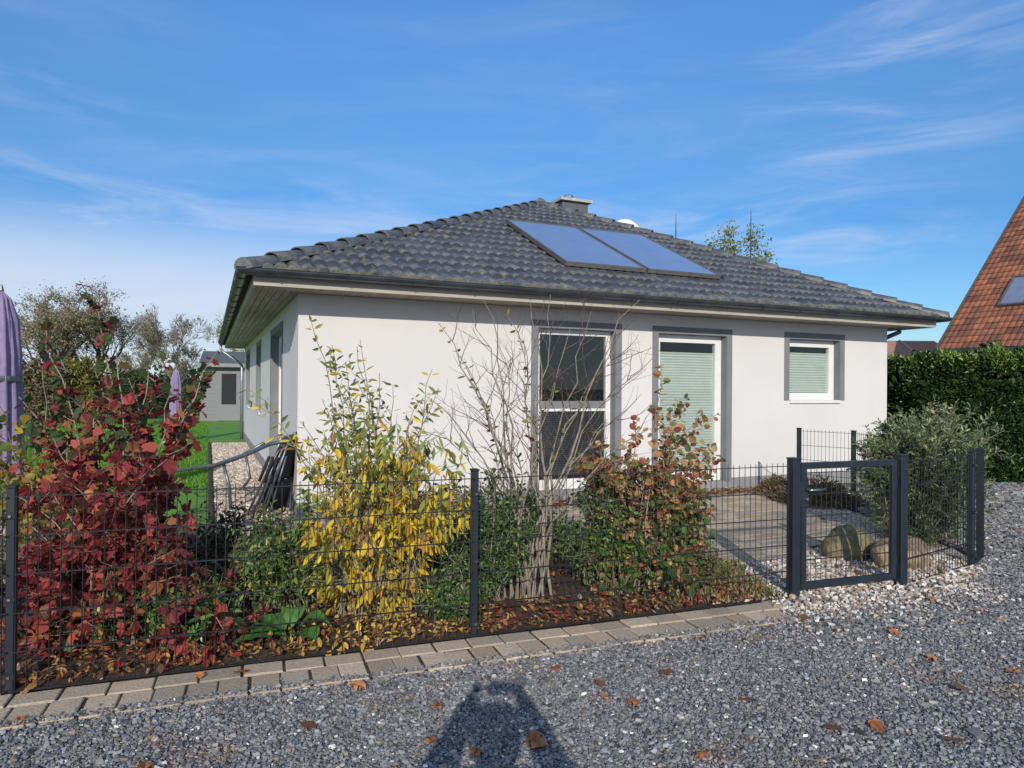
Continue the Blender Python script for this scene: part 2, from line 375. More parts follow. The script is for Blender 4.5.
# ------------------------------------------------------------------ setting: ground sheets
def sheet(name, pts, z, m, kind='structure', parent=None):
    mb = MB(); mb.add([(p[0], p[1], z) for p in pts], [tuple(range(len(pts)))])
    o = mb.build(name, m, parent); tag(o, kind=kind); return o
sheet('ground', [(-900, -300), (900, -300), (900, 1500), (-900, 1500)], -.012, mat('field_ground', (.10, .12, .045), (.07, .07, .035), .95, .8))
g_pts = [FP(-40, .38), FP(4.75, .38), FP(4.75, .0), GL, GR, PA, PB, Vector((4.62, 9.2, 0)), Vector((4.6, 10.6, 0)), H2W(7.6, -.6), H2W(11.3, -.6), H2W(11.3, 4), Vector((30, 14, 0)), Vector((60, -10, 0)), Vector((40, -40, 0)), Vector((-40, -40, 0))]
sheet('gravel_driveway', g_pts, 0.0, M['gravel'])
sheet('lawn', [(-60, 8.5), (-4.6, 8.5), H2W(-.9, 0), H2W(-.9, 12), H2W(.3, 12), H2W(.3, 13.6), H2W(16, 16), (30, 60), (-80, 60)], -.004, M['lawn'])
# pebble strip along the side wall with its dark edging
sheet('pebble_strip', [H2W(-.9, -1.6), H2W(0.3, -1.6), H2W(.3, 12.0), H2W(-.9, 12.0)], .004, M['pebble'])
mb = MB(); a = H2W(-.95, -1.6); b = H2W(-.95, 12.0); mb.bar(a+Vector((0, 0, .01)), b+Vector((0, 0, .01)), .05, .07)
tag(mb.build('edging_strip', M['soil']), kind='structure')

def noise2(x, y, s=0):
    return (np.sin(x*1.7+s)*np.cos(y*2.3+s*1.3)+np.sin(x*4.1+y*3.3+s)*.5+np.sin(x*9.3-y*7.7+s*2)*.3)/1.8
# garden bed behind the fence: uneven soil
nx, ny = 130, 50
S, T = np.meshgrid(np.linspace(-7, 5.0, nx), np.linspace(0.0, -2.6, ny), indexing='ij')
bx = F0.x+FD.x*S+FN.x*T; by = F0.y+FD.y*S+FN.y*T
bz = .015+.03*(noise2(bx*2, by*2)+1)*np.clip(-T*3, 0, 1)*np.clip((5.0-S)*1.5, 0, 1)
idx = np.arange(nx*ny).reshape(nx, ny)
f = np.stack([idx[:-1, :-1], idx[1:, :-1], idx[1:, 1:], idx[:-1, 1:]], -1).reshape(-1, 4)[:, ::-1]
tag(mesh_np('garden_bed', np.stack([bx, by, bz], -1).reshape(-1, 3), f, M['soil'], smooth=True), kind='structure')
def bedz(x, y):
    return .03

# paved edging strip: two rows of concrete pavers
def pavers(name, rects, palette, h=.03, jit=.004, seed=1):
    rr = random.Random(seed); V = []; Fc = []; C = []
    for (o, ax, ay, L, W, z) in rects:
        o = Vector(o) + Vector((rr.uniform(-jit, jit), rr.uniform(-jit, jit), 0)); t = rr.uniform(-.012, .012)
        ax = (Vector(ax)+Vector(ay)*t).normalized(); ay2 = Vector((-ax.y, ax.x, 0)); 
        if ay2.dot(Vector(ay)) < 0: ay2 = -ay2
        z += rr.uniform(-.003, .003); c = rr.choice(palette); k = rr.uniform(.85, 1.12); c = [q*k for q in c]
        b = .005; n0 = len(V); g = .004
        lo = [(g, g), (L-g, g), (L-g, W-g), (g, W-g)]; hi = [(g+b, g+b), (L-g-b, g+b), (L-g-b, W-g-b), (g+b, W-g-b)]
        t1, t2 = rr.uniform(-.002, .002), rr.uniform(-.002, .002)
        for (x, y) in lo: V.append(o+ax*x+ay2*y+Vector((0, 0, z-h)))
        for (x, y) in lo: V.append(o+ax*x+ay2*y+Vector((0, 0, z-b+t1*x/L+t2*y/W)))
        for (x, y) in hi: V.append(o+ax*x+ay2*y+Vector((0, 0, z+t1*x/L+t2*y/W)))
        for q in (0, 4):
            for i in range(4): Fc.append((n0+q+i, n0+q+(i+1) % 4, n0+q+4+(i+1) % 4, n0+q+4+i))
        Fc.append((n0+8, n0+9, n0+10, n0+11)); C += [c]*12
    V = np.array([tuple(v) for v in V]); Fc = np.array(Fc)
    if Vector(rects[0][1]).cross(Vector(rects[0][2])).z < 0: Fc = Fc[:, ::-1]
    # orientation check
    o = mesh_np(name, V, Fc, M['paver'], cols=np.array(C)); return o
tan = [(.47, .385, .29), (.42, .35, .27), (.51, .425, .32), (.39, .33, .255), (.46, .36, .26)]
rects = []
s = -5.0
while s < 4.72:
    L = .215; rects.append((FP(s, .02), FD, FN, L, .155, .020)); s += L+.004
s = -5.07
while s < 4.74:
    L = .152; rects.append((FP(s, .179), FD, FN, L, .235, .018)); s += L+.004
tag(pavers('paving_strip', rects, tan, jit=.005, seed=3), kind='structure')
sheet('paving_bed', [FP(-7, -.0), FP(4.75, .0), FP(4.75, .41), FP(-7, .41)], .009, M['soil'])

# terrace of pavers between gate and house
terr = [Vector((1.35, 6.75, 0)), Vector((2.2, 6.35, 0)), Vector((2.9, 6.75, 0)), Vector((3.55, 7.5, 0)), Vector((3.9, 8.6, 0)), Vector((3.95, 9.6, 0)), H2W(7.3, -.45), H2W(2.2, -.45)]
def inpoly(x, y, poly):
    c = False; n = len(poly)
    for i in range(n):
        x1, y1 = poly[i][0], poly[i][1]; x2, y2 = poly[i-1][0], poly[i-1][1]
        if (y1 > y) != (y2 > y) and x < (x2-x1)*(y-y1)/(y2-y1)+x1: c = not c
    return c
u = Vector((math.cos(TH), math.sin(TH), 0)); v = Vector((-math.sin(TH), math.cos(TH), 0))
rects = []
row = 0; yy = -6.2
while yy < -.4:
    xx = -1 + (.1 if row % 2 else 0)
    while xx < 9:
        c = H2W(xx+.1, yy+.075)
        if inpoly(c.x, c.y, terr): rects.append((H2W(xx, yy), u, v, .20, .15, .026))
        xx += .203
    yy += .153; row += 1
tag(pavers('terrace', rects, [(.42, .35, .27), (.37, .315, .25), (.46, .38, .29), (.33, .29, .24), (.42, .33, .24)], jit=.002, seed=5), kind='structure')
sheet('terrace_bed', terr, .016, M['soil'])
sheet('planting_strip', [H2W(2.0, -.45), H2W(7.4, -.45), H2W(7.4, 0), H2W(2.0, 0)], .012, M['soil'])
sheet('pebble_bed', [(1.0, 5.0), (2.2, 5.30), (4.3, 6.25), (4.5, 7), (4.5, 9.5), (3.95, 9.6), (3.55, 7.5), (2.9, 6.75), (2.2, 6.35), (1.4, 6.0)], .008, M['pebble'])

# ------------------------------------------------------------------ loose stones (angular, one mesh per kind)
def stones(name, x, y, z, r, palette, probs, seed=1, kind='stuff', flat=.6, mat_='stone'):
    rng = np.random.default_rng(seed); n = len(x)
    cube = np.array([(sx, sy, sz) for sz in (-1, 1) for sy in (-1, 1) for sx in (-1, 1)], dtype=np.float32)
    P = np.repeat(cube[None], n, 0)*rng.uniform(.5, 1.0, (n, 8, 3)).astype(np.float32)
    P[:, :, 2] *= flat; P[:, :, 0] *= rng.uniform(.8, 1.5, (n, 1))
    P *= (r*.72)[:, None, None]
    a = rng.uniform(0, 2*PI, n); b = rng.normal(0, .5, n)
    ca, sa, cb, sb = np.cos(a), np.sin(a), np.cos(b), np.sin(b)
    X = P[:, :, 0]; Y = P[:, :, 1]*cb[:, None]-P[:, :, 2]*sb[:, None]; Z = P[:, :, 1]*sb[:, None]+P[:, :, 2]*cb[:, None]
    X2 = X*ca[:, None]-Y*sa[:, None]; Y2 = X*sa[:, None]+Y*ca[:, None]
    Vv = np.stack([X2+x[:, None], Y2+y[:, None], Z+z[:, None]], -1).reshape(-1, 3)
    fc = np.array([(0, 2, 3, 1), (4, 5, 7, 6), (0, 1, 5, 4), (2, 6, 7, 3), (0, 4, 6, 2), (1, 3, 7, 5)])
    Fc = (np.arange(n)[:, None, None]*8+fc[None]).reshape(-1, 4)
    pal = np.array(palette); c = pal[rng.choice(len(pal), n, p=np.array(probs)/sum(probs))]*rng.uniform(.75, 1.25, (n, 1))
    if name == 'gravel':     # dirtier brownish patches and dark organic bits
        q = noise2(x*1.3, y*1.9, 2.)+.5*noise2(x*5, y*6, 4.); k = np.clip((q-.55)*2.2, 0, .75)[:, None]; c = c*(1-k)+c*np.array([1.12, .92, .74])*.9*k
    o = mesh_np(name, Vv, Fc, M[mat_], cols=np.repeat(c, 8, 0)); tag(o, kind=kind); return o
def scatter(poly, spacing, ymin, ymax, rng, xlim=None):
    xs0 = min(p[0] for p in poly); xs1 = max(p[0] for p in poly)
    gx = np.arange(max(xs0, -12), min(xs1, 16), spacing); gy = np.arange(ymin, ymax, spacing)
    X, Y = np.meshgrid(gx, gy); X = X.ravel()+rng.uniform(-.5, .5, X.size)*spacing; Y = Y.ravel()+rng.uniform(-.5, .5, Y.size)*spacing
    k = np.abs(X) < (Y*.76+1.3); X, Y = X[k], Y[k]
    ins = np.zeros(len(X), bool); n = len(poly)
    for i in range(n):
        x1, y1 = poly[i][0], poly[i][1]; x2, y2 = poly[i-1][0], poly[i-1][1]
        if y1 == y2: continue
        ins ^= ((y1 > Y) != (y2 > Y)) & (X < (x2-x1)*(Y-y1)/(y2-y1)+x1)
    return X[ins], Y[ins]
rng = np.random.default_rng(5)
gp = [(p[0], p[1]) for p in g_pts]
GX, GY, GRr = [], [], []
for (y0, y1, sp_, r) in ((2.45, 4.6, .0132, .0078), (4.6, 6.6, .0175, .0102), (6.6, 9.5, .026, .0150), (9.5, 16, .046, .024)):
    X, Y = scatter(gp, sp_, y0, y1, rng); GX.append(X); GY.append(Y); GRr.append(r*rng.lognormal(0, .36, len(X)))
# spill over the paver edge
n = 1500; s_ = rng.uniform(-4, 4.8, n); o_ = .415-np.abs(rng.normal(0, .035, n))
GX.append(F0.x+FD.x*s_+FN.x*o_); GY.append(F0.y+FD.y*s_+FN.y*o_); GRr.append(rng.uniform(.006, .011, n))
GX, GY, GRr = map(np.concatenate, (GX, GY, GRr))
GZ = GRr*.35+rng.uniform(0, .007, len(GX)); 
so_ = (GX-F0.x)*FN.x+(GY-F0.y)*FN.y; ss_ = (GX-F0.x)*FD.x+(GY-F0.y)*FD.y
GZ += np.where((so_ < .41) & (ss_ < 4.75) & (ss_ > -6) & (so_ > 0), .018, 0)
stones('gravel', GX, GY, GZ, GRr, [(.07, .073, .08), (.15, .156, .168), (.225, .23, .24), (.30, .305, .31), (.42, .415, .41), (.76, .74, .70), (.31, .25, .19)], [7, 24, 40, 22, 5, 1.8, 7], 2)
# pale pebbles round the gate, inside and outside
pp = [(1.55, 5.05), (1.9, 5.05), (2.3, 5.0), (3.6, 5.55), (4.2, 6.15), (4.3, 6.6), (4.2, 6.9), (3.4, 7.3), (2.9, 6.75), (2.2, 6.35), (1.3, 6.0), (1.3, 5.3)]
X, Y = scatter(pp, .030, 4.6, 8, rng)
# thin out towards the outer edge
dd = (X-GL.x)*.3417+(Y-GL.y)*-.9398
k = ((dd < .0) | (X > 1.9)) & ((dd < .05) | (rng.uniform(0, 1, len(X)) < .75-dd*1.4)); X, Y = X[k], Y[k]
r = .0165*rng.lognormal(0, .3, len(X))
stones('pale_pebbles', X, Y, r*.5+.012, r, [(.62, .56, .49), (.48, .40, .33), (.36, .27, .2), (.72, .69, .64), (.25, .19, .15)], [28, 26, 16, 18, 10], 4, flat=.7)
n = 620; X = rng.uniform(1.95, 3.9, n); Y = 5.0+(X-1.9)*.36-rng.exponential(.22, n)+.05; r = rng.uniform(.009, .018, n)
stones('spilled_pebbles', X, Y, r*.5+.01, r, [(.62, .56, .49), (.48, .40, .33), (.36, .27, .2), (.72, .69, .64)], [30, 26, 16, 22], 6, flat=.7)
# pebbles along side wall
a_ = rng.uniform(-.88, -.02, 9000); b_ = rng.uniform(-1.5, 11.9, 9000)
c_, s_ = math.cos(TH), math.sin(TH)
r = rng.uniform(.016, .032, 9000)
stones('wall_pebbles', HX+a_*c_-b_*s_, HY+a_*s_+b_*c_, r*.3+.005, r, [(.62, .55, .47), (.46, .37, .30), (.34, .25, .19), (.7, .66, .6)], [30, 30, 20, 20], 7)

# ------------------------------------------------------------------ foliage machinery
LEAF = {}
LEAF['oval'] = (np.array([(0, 0, 0), (.20, .22, .05), (.24, .52, .05), (.13, .82, .0), (0, 1, -.06), (-.13, .82, .0), (-.24, .52, .05), (-.20, .22, .05)]),
                [(0, 1, 2, 3), (0, 3, 4, 5), (0, 5, 6, 7)])
LEAF['round'] = (np.array([(0, 0, 0), (.32, .12, .05), (.42, .48, .07), (.24, .84, .0), (0, 1, -.05), (-.24, .84, .0), (-.42, .48, .07), (-.32, .12, .05)]),
                [(0, 1, 2, 3), (0, 3, 4, 5), (0, 5, 6, 7)])
LEAF['lance'] = (np.array([(0, 0, 0), (.10, .3, .03), (.09, .65, 0), (0, 1, -.08), (-.09, .65, 0), (-.10, .3, .03)]), [(0, 1, 2, 3), (0, 3, 4, 5)])
LEAF['lobed'] = (np.array([(0, .02, 0), (.20, -.02, .02), (.40, .16, -.02), (.36, .36, .03), (.52, .66, -.06), (.27, .66, .02), (.17, .86, .0), (0, 1, -.08), (-.17, .86, .0), (-.27, .66, .02), (-.52, .66, -.06), (-.36, .36, .03), (-.40, .16, -.02), (-.20, -.02, .02)]),
                 [(0, 1, 2, 3), (0, 3, 4, 5), (0, 5, 6, 7), (0, 7, 8, 9), (0, 9, 10, 11), (0, 11, 12, 13)])
LEAF['ellip'] = (np.array([(0, 0, 0), (.13, .25, .04), (.155, .52, .04), (.085, .82, .0), (0, 1, -.06), (-.085, .82, .0), (-.155, .52, .04), (-.13, .25, .04)]),
                [(0, 1, 2, 3), (0, 3, 4, 5), (0, 5, 6, 7)])
LEAF['blade'] = (np.array([(-.5, 0, 0), (.5, 0, 0), (0.1, 1, .2), (-.1, 1, .2)]), [(0, 1, 2, 3)])
LEAF['scrap'] = (np.array([(0, 0, 0), (.5, .3, .1), (.1, 1, 0), (-.45, .6, .08)]), [(0, 1, 2, 3)])
def leaves(name, P, D, size, kind, cols, m, parent=None, up=.5, rng=NP):
    """P positions, D axis directions, size per leaf; one mesh"""
    P = np.asarray(P, dtype=np.float64); D = np.asarray(D, dtype=np.float64); n = len(P)
    D = D/np.linalg.norm(D, axis=1, keepdims=True)
    nv = rng.normal(0, 1, (n, 3))*(1-up) + np.array([0, 0, 1.0])*up
    S = np.cross(D, nv); S /= np.linalg.norm(S, axis=1, keepdims=True)+1e-9
    Nn = np.cross(S, D)
    T, fc = LEAF[kind]; k = len(T)
    s = np.asarray(size)[:, None, None]
    wv = rng.uniform(.8, 1.15, (n, 1, 1)); cu = rng.uniform(-1.5, 3.5, (n, 1, 1))
    V = P[:, None]+s*(S[:, None]*T[None, :, :1]*wv+D[:, None]*T[None, :, 1:2]+Nn[:, None]*T[None, :, 2:]*cu)
    F = (np.arange(n)[:, None, None]*k+np.array(fc)[None]).reshape(-1, len(fc[0]))
    c = np.repeat(np.asarray(cols), k, 0)
    return mesh_np(name, V.reshape(-1, 3), F, m, parent, cols=c)
def pal(colors, weights, n, rng=NP, var=.32):
    c = np.array(colors); w_ = np.array(weights, float); w_ /= w_.sum()
    return c[rng.choice(len(c), n, p=w_)]*rng.uniform(1-var, 1+var, (n, 1))

def shoot(base, tip, rr, n=8, arch=.25, wob=.03):
    """a curved stem from base to tip, leaving the ground steeply"""
    base = Vector(base); tip = Vector(tip); d = tip-base; L = d.length
    ctrl = base + Vector((d.x*.25, d.y*.25, d.z*(.55+arch*.5)))
    pts = []
    for i in range(n+1):
        t = i/n; p = base*(1-t)**2 + ctrl*2*t*(1-t) + tip*t*t
        if 0 < i: p += Vector((rr.uniform(-1, 1), rr.uniform(-1, 1), rr.uniform(-.5, .5)))*wob*L*.35
        pts.append(p)
    return pts
class Shrub:
    def __init__(s, seed): s.rr = random.Random(seed); s.rng = np.random.default_rng(seed); s.wood = MB(); s.fine = MB(); s.P = []; s.D = []; s.S = []; s.H = []
    def leafrow(s, pts, t0, step, size, spread=1.0, droop=0, pairs=True, outw=.5):
        """leaves in pairs along a polyline"""
        tot = sum((pts[i+1]-pts[i]).length for i in range(len(pts)-1)); d = tot*t0; k = 0
        while d < tot:
            q = d; i = 0
            while i < len(pts)-2 and q > (pts[i+1]-pts[i]).length: q -= (pts[i+1]-pts[i]).length; i += 1
            seg = pts[i+1]-pts[i]; dr = seg.normalized(); p = pts[i]+dr*q
            side = dr.orthogonal().normalized(); side.rotate(Matrix.Rotation(s.rr.uniform(0, 6.28), 3, dr))
            for sg in ((1, -1) if pairs else (1,)):
                if s.rr.random() < .12: continue
                v = side*sg*spread + dr*outw + Vector((0, 0, -droop*s.rr.uniform(.5, 1.5))) + Vector((s.rr.gauss(0, .2), s.rr.gauss(0, .2), s.rr.gauss(0, .2)))
                s.P.append(p+v.normalized()*size*.12); s.D.append(v); s.S.append(size*s.rr.uniform(.45, 1.25)); s.H.append(p.z)
            d += step*s.rr.uniform(.7, 1.3); k += 1
    def branch(s, pts, r0, r1, n=5, mb=None):
        k = len(pts)-1; (mb or s.wood).tube(pts, [r0+(r1-r0)*i/k for i in range(k+1)], n, cap=False)
    def side(s, pts, t, L, lift=.4, n=4, wob=.04):
        i = min(int(t*(len(pts)-1)), len(pts)-2); p = pts[i].lerp(pts[i+1], t*(len(pts)-1)-i)
        dr = (pts[i+1]-pts[i]).normalized(); sd = dr.orthogonal().normalized(); sd.rotate(Matrix.Rotation(s.rr.uniform(0, 6.28), 3, dr))
        v = (sd+dr*lift+Vector((0, 0, .25))).normalized(); out = [p.copy()]
        for k in range(n):
            v = (v+Vector((s.rr.gauss(0, .18), s.rr.gauss(0, .18), s.rr.gauss(0, .12)+.06))).normalized(); p = p+v*(L/n); out.append(p.copy())
        return out

def boulder(name, label, c, r, m, seed, parent=None):
    bm = bmesh.new(); bmesh.ops.create_icosphere(bm, subdivisions=4, radius=1); rr = random.Random(seed)
    ph = [rr.uniform(0, 6) for _ in range(6)]
    for vtx in bm.verts:
        p = vtx.co; d = 1+.10*math.sin(p.x*2.3+ph[0])*math.cos(p.y*2.1+ph[1])+.06*math.sin(p.z*4+ph[2]+p.x*3)+.03*math.sin(p.x*9+ph[3])*math.sin(p.y*8+ph[4])+.05*abs(math.sin(p.x*2.9+p.z*3.7+ph[5]))
        d = min(d, 1.10); vtx.co = Vector((p.x*r[0]*d, p.y*r[1]*d, (p.z*d+.35)*r[2]))
    me = bpy.data.meshes.new(name); bm.to_mesh(me); bm.free(); me.materials.append(m)
    me.polygons.foreach_set('use_smooth', [True]*len(me.polygons))
    o = link(name, me, parent); o.location = c; o.rotation_euler = (0, .12, .57); tag(o, label, 'boulder'); return o

# ------------------------------------------------------------------ HOUSE
house = empty('bungalow', (HX, HY, 0), TH)
tag(house, 'white rendered bungalow with dark tiled hip roof and grey window surrounds behind the fence', 'house')
W, D_, HS = 10.2, 13.45, 2.725
def wall_panel(name, L, z0, z1, holes, thick, m, M4, parent):
    """wall in local (s,z) plane with rectangular holes, thickness going inwards (+y)"""
    xs = sorted({0, L, *[h[0] for h in holes], *[h[1] for h in holes]}); zs = sorted({z0, z1, *[h[2] for h in holes], *[h[3] for h in holes]})
    def solid(i, j):
        if i < 0 or j < 0 or i >= len(xs)-1 or j >= len(zs)-1: return False
        cx_, cz = (xs[i]+xs[i+1])/2, (zs[j]+zs[j+1])/2
        return not any(h[0] < cx_ < h[1] and h[2] < cz < h[3] for h in holes)
    mb = MB()
    for i in range(len(xs)-1):
        for j in range(len(zs)-1):
            if not solid(i, j): continue
            a, b, c, d = xs[i], xs[i+1], zs[j], zs[j+1]
            q = [[(a, 0, c), (b, 0, c), (b, 0, d), (a, 0, d)], [(b, thick, c), (a, thick, c), (a, thick, d), (b, thick, d)]]
            if not solid(i-1, j): q.append([(a, thick, c), (a, 0, c), (a, 0, d), (a, thick, d)])
            if not solid(i+1, j): q.append([(b, 0, c), (b, thick, c), (b, thick, d), (b, 0, d)])
            if not solid(i, j-1): q.append([(a, thick, c), (b, thick, c), (b, 0, c), (a, 0, c)])
            if not solid(i, j+1): q.append([(a, 0, d), (b, 0, d), (b, thick, d), (a, thick, d)])
            for r in q: mb.add([M4 @ Vector(p) for p in r], [(0, 1, 2, 3)])
    me = bpy.data.meshes.new(name); me.from_pydata(mb.v, [], mb.f); me.update(); me.materials.append(m)
    return link(name, me, parent)
I4 = Matrix.Identity(4)
ML = Matrix(((0, 1, 0, 0), (-1, 0, 0, D_), (0, 0, 1, 0), (0, 0, 0, 1)))   # left wall: s runs from back to front (outside is -x)
MR = Matrix(((0, -1, 0, W), (1, 0, 0, 0), (0, 0, 1, 0), (0, 0, 0, 1)))
front_open = [(3.215, 4.475, .15, 2.45), (5.23, 6.54, .15, 2.45), (7.855, 9.025, 1.43, 2.46)]
left_open = [(1.95, 3.85, .15, 2.45), (6.5, 7.7, 1.05, 2.45), (10.6, 12.2, 1.05, 2.45)]
lo = [(D_-b, D_-a, c, d) for a, b, c, d in left_open]
WL = D_-.3
wall_panel('wall', W, .2, HS, front_open and [(a, b, max(c, .2), d) for a, b, c, d in front_open], .3, M['wall'], I4, house)
wall_panel('wall', WL, .2, HS, [(a, b, max(c, .2), d) for a, b, c, d in lo], .3, M['wall'], ML, house)
wall_panel('wall', WL, .2, HS, [], .3, M['wall'], Matrix.Translation((0, .3, 0)) @ MR, house)
mb = MB(); mb.box(.3, D_-.3, .2, W-.3, D_-.002, HS); mb.build('wall', M['wall'], house)
# plinth, set back 8 mm
mb = MB()
for (a, b) in ((0.008, 3.215), (4.475, 5.23), (6.54, W-.008)): mb.box(a, .008, -.05, b, .29, .199)
for (a, b) in ((3.215, 4.475), (5.23, 6.54)): mb.box(a, .008, -.05, b, .29, .149)
for (a, b, c) in ((.291, 1.95, .199), (1.95, 3.85, .149), (3.85, D_-.01, .199)): mb.box(.008, a, -.05, .29, b, c)
mb.box(W-.29, .3, -.05, W-.008, D_-.01, .199)
mb.build('plinth', M['plinth'], house)
# inside: dark room floor and inner wall so windows look into a room
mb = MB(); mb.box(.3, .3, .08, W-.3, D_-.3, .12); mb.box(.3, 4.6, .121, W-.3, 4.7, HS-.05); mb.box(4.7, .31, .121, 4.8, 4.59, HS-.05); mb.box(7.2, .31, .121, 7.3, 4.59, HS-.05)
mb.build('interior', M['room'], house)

def band(mbx, M4, a, b, c, d, w_=.105, bottom=False):
    t = .012
    def bx_(x0, z0, x1, z1): mbx.box(x0, -t, z0, x1, -.0005, z1, M4)
    bx_(a-w_, c, a, d+w_); bx_(b, c, b+w_, d+w_); bx_(a, d, b, d+w_)
    # painted reveals (thin skin inside opening)
    e = .003
    mbx.box(b-e, -t, c, b-.0002, .119, d, M4); mbx.box(a+.0002, -t, c, a+e, .119, d, M4); mbx.box(a+e, -t, d-e, b-e, .119, d-.0002, M4)
def window(name, M4, a, b, c, d, label=None, sash=(.06, .055), door=False, blind=None, glassm='glass', fws=(.06, .06), midbar=None, sill=False, two=False, blind_top=.17, frame_m='pvc'):
    """frame recessed 12 cm; a,b horizontal, c,d vertical"""
    y0 = .12; fw = fws[0]
    mbx = MB()
    def B(x0, z0, x1, z1, ya=y0, yb=y0+.07): mbx.box(x0, ya, z0, x1, yb, z1, M4)
    a0, b0, c0, d0 = a+.004, b-.004, c+.002, d-.004
    B(a0, c0, a0+fw, d0); B(b0-fw, c0, b0, d0); B(a0+fw, d0-fw, b0-fw, d0); B(a0+fw, c0, b0-fw, c0+fw)
    fr = mbx.build('frame', M[frame_m], None, bevel=.004)
    root = fr; root.name = name; root.parent = house
    if label: root['label'] = label
    hs_ = 0
    halves = [(a0+fw, b0-fw)] if not two else [(a0+fw, (a0+b0)/2), ((a0+b0)/2, b0-fw)]
    for (p, q) in halves:
        mbx = MB(); sw = fws[1]; ya, yb = y0+.012, y0+.075
        z0, z1 = c0+fw, d0-fw
        if door: zb = z0+.10
        else: zb = z0+.06
        for r in ((p, z0, p+sw, z1), (q-sw, z0, q, z1), (p+sw, z1-sw, q-sw, z1), (p+sw, z0, q-sw, zb)): mbx.box(r[0], ya-.015, r[1], r[2], yb, r[3], M4)
        if midbar: mbx.box(p+sw, ya-.012, midbar-.02, q-sw, yb, midbar+.02, M4)
        mbx.build('sash', M[frame_m], root, bevel=.004)
        mbx = MB(); mbx.box(p+sw, ya+.02, zb, q-sw, ya+.028, z1-sw, M4); mbx.build('pane', M[glassm], root)
        if blind:
            zt, zb2, m, step, yk = blind
            # pleated blind: zigzag sheet
            k = int((zt-zb2)/step); vs = []; fs = []
            for i in range(k*2+1):
                z = zb2+(zt-zb2)*i/(k*2); yy_ = ya+.034+yk+(.012 if i % 2 else 0)
                vs += [M4 @ Vector((p+sw-.002, yy_, z)), M4 @ Vector((q-sw+.002, yy_, z))]
            fs = [(2*i, 2*i+1, 2*i+3, 2*i+2) for i in range(k*2)]
            mbx = MB(); mbx.add(vs, fs); mbx.box(p+sw, ya+.03, zt, q-sw, ya+.05, zt+.018, M4)
            mbx.build('blind', M[m], root)
    if sill:
        mbx = MB(); mbx.box(a0+.01, -.035, c-.05, b0-.005, .118, c-.001, M4); mbx.build('sill', M['pvc'], root, bevel=.004)
    if door:
        mbx = MB(); q = halves[0][0]+.028 if not two else halves[0][1]-.03
        mbx.box(q-.012, y0-.03, (c+d)/2-.22, q+.012, y0-.004, (c+d)/2-.06, M4); mbx.build('handle', M['pvc'], root)
    return root
for Mq, qs in ((I4, front_open), (ML, lo)):
    for q in qs: mb = MB(); band(mb, Mq, *q); mb.build('window_surround', M['band'], house)
window('terrace_door', I4, *front_open[0], label='dark glazed terrace door with a white cross bar', door=True, glassm='glassd', fws=(.045, .035), midbar=1.29, blind=(1.24, .34, 'darkblind', .03, .0))
window('terrace_door', I4, *front_open[1], label='terrace door with pale green pleated blind almost to the top', door=True, blind=(2.16, .30, 'blind', .042, 0))
window('window', I4, *front_open[2], label='small window with pale green pleated blind', blind=(2.22, 1.56, 'blind', .042, 0), sill=True)
window('terrace_door', ML, *lo[0], label='double terrace door on the side wall', door=True, two=True, glassm='glassd')
window('window', ML, *lo[1], glassm='glassd', sill=True)
window('window', ML, *lo[2], glassm='glassd', sill=True)
# handle of insect screen etc: dark kick panel on the first door's upper sash
mb = MB(); mb.box(3.31, .128, 1.315, 4.38, .136, 1.42); mb.build('screen_rail', M['band'], house)

# soffit, fascia
OV = .54; OG = .72
mb = MB()
x0, x1, y0, y1 = -OV, W+OV, -OV, D_+OV
# boards running parallel to each wall
nb = 6; bw = (OV-.02)/nb
for k in range(nb):
    g = .004
    a, b = -OV+.02+k*bw+g, -OV+.02+(k+1)*bw-g
    mb.box(a, a, HS+.003, b, D_-a, HS+.018)                                    # left
    mb.box(W-b, a, HS+.003, W-a, D_-a, HS+.018)                                # right
    mb.box(b+g, a, HS+.003, W-b-g, b, HS+.018)                                 # front
    mb.box(b+g, D_-b, HS+.003, W-b-g, D_-a, HS+.018)
mb.box(-OV+.02, -OV+.02, HS+.022, W+OV-.02, D_+OV-.02, HS+.03)
mb.build('soffit', M['soffit'], house)
mb = MB(); t = .022; fb, ft = HS-.005, HS+.135
mb.box(x0, y0, fb, x1, y0+t, ft); mb.box(x0, y1-t, fb, x1, y1, ft); mb.box(x0, y0+t, fb, x0+t, y1-t, ft); mb.box(x1-t, y0+t, fb, x1, y1-t, ft)
mb.build('fascia', M['fascia'], house)
# gutter: half round section swept round the rectangle with mitred corners
def gutter(x0, y0, x1, y1, zt, r, mm):
    sec = []
    for k in range(11):
        a = PI + PI*k/10; sec.append((r*math.cos(a), r*math.sin(a)))       # offset outwards = -cos
    sec = [(-.0+p[0], p[1]) for p in sec]
    sec = [(sec[0][0]-.008, .0)] + sec + [(sec[-1][0], .02)]
    inner = [(p[0]*.93, p[1]*.93+.004) for p in sec[::-1]]
    ring = sec+inner; vs = []
    for (cx_, cy_, sx_, sy_) in ((x0, y0, -1, -1), (x1, y0, 1, -1), (x1, y1, 1, 1), (x0, y1, -1, 1)):
        for (o, z) in ring: vs.append((cx_+sx_*(r-r-o if False else -o), cy_+sy_*(-o), zt+z))
    n = len(ring); fs = []
    for i in range(4):
        j = (i+1) % 4
        for k in range(n): fs.append((i*n+k, j*n+k, j*n+(k+1) % n, i*n+(k+1) % n))
    return vs, fs
r = .068; vs, fs = gutter(-OG+r, -OG+r, W+OG-r, D_+OG-r, 2.884, r, None)
mb = MB(); mb.add(vs, fs); gut = mb.build('gutter', M['zinc'], house, smooth=False)
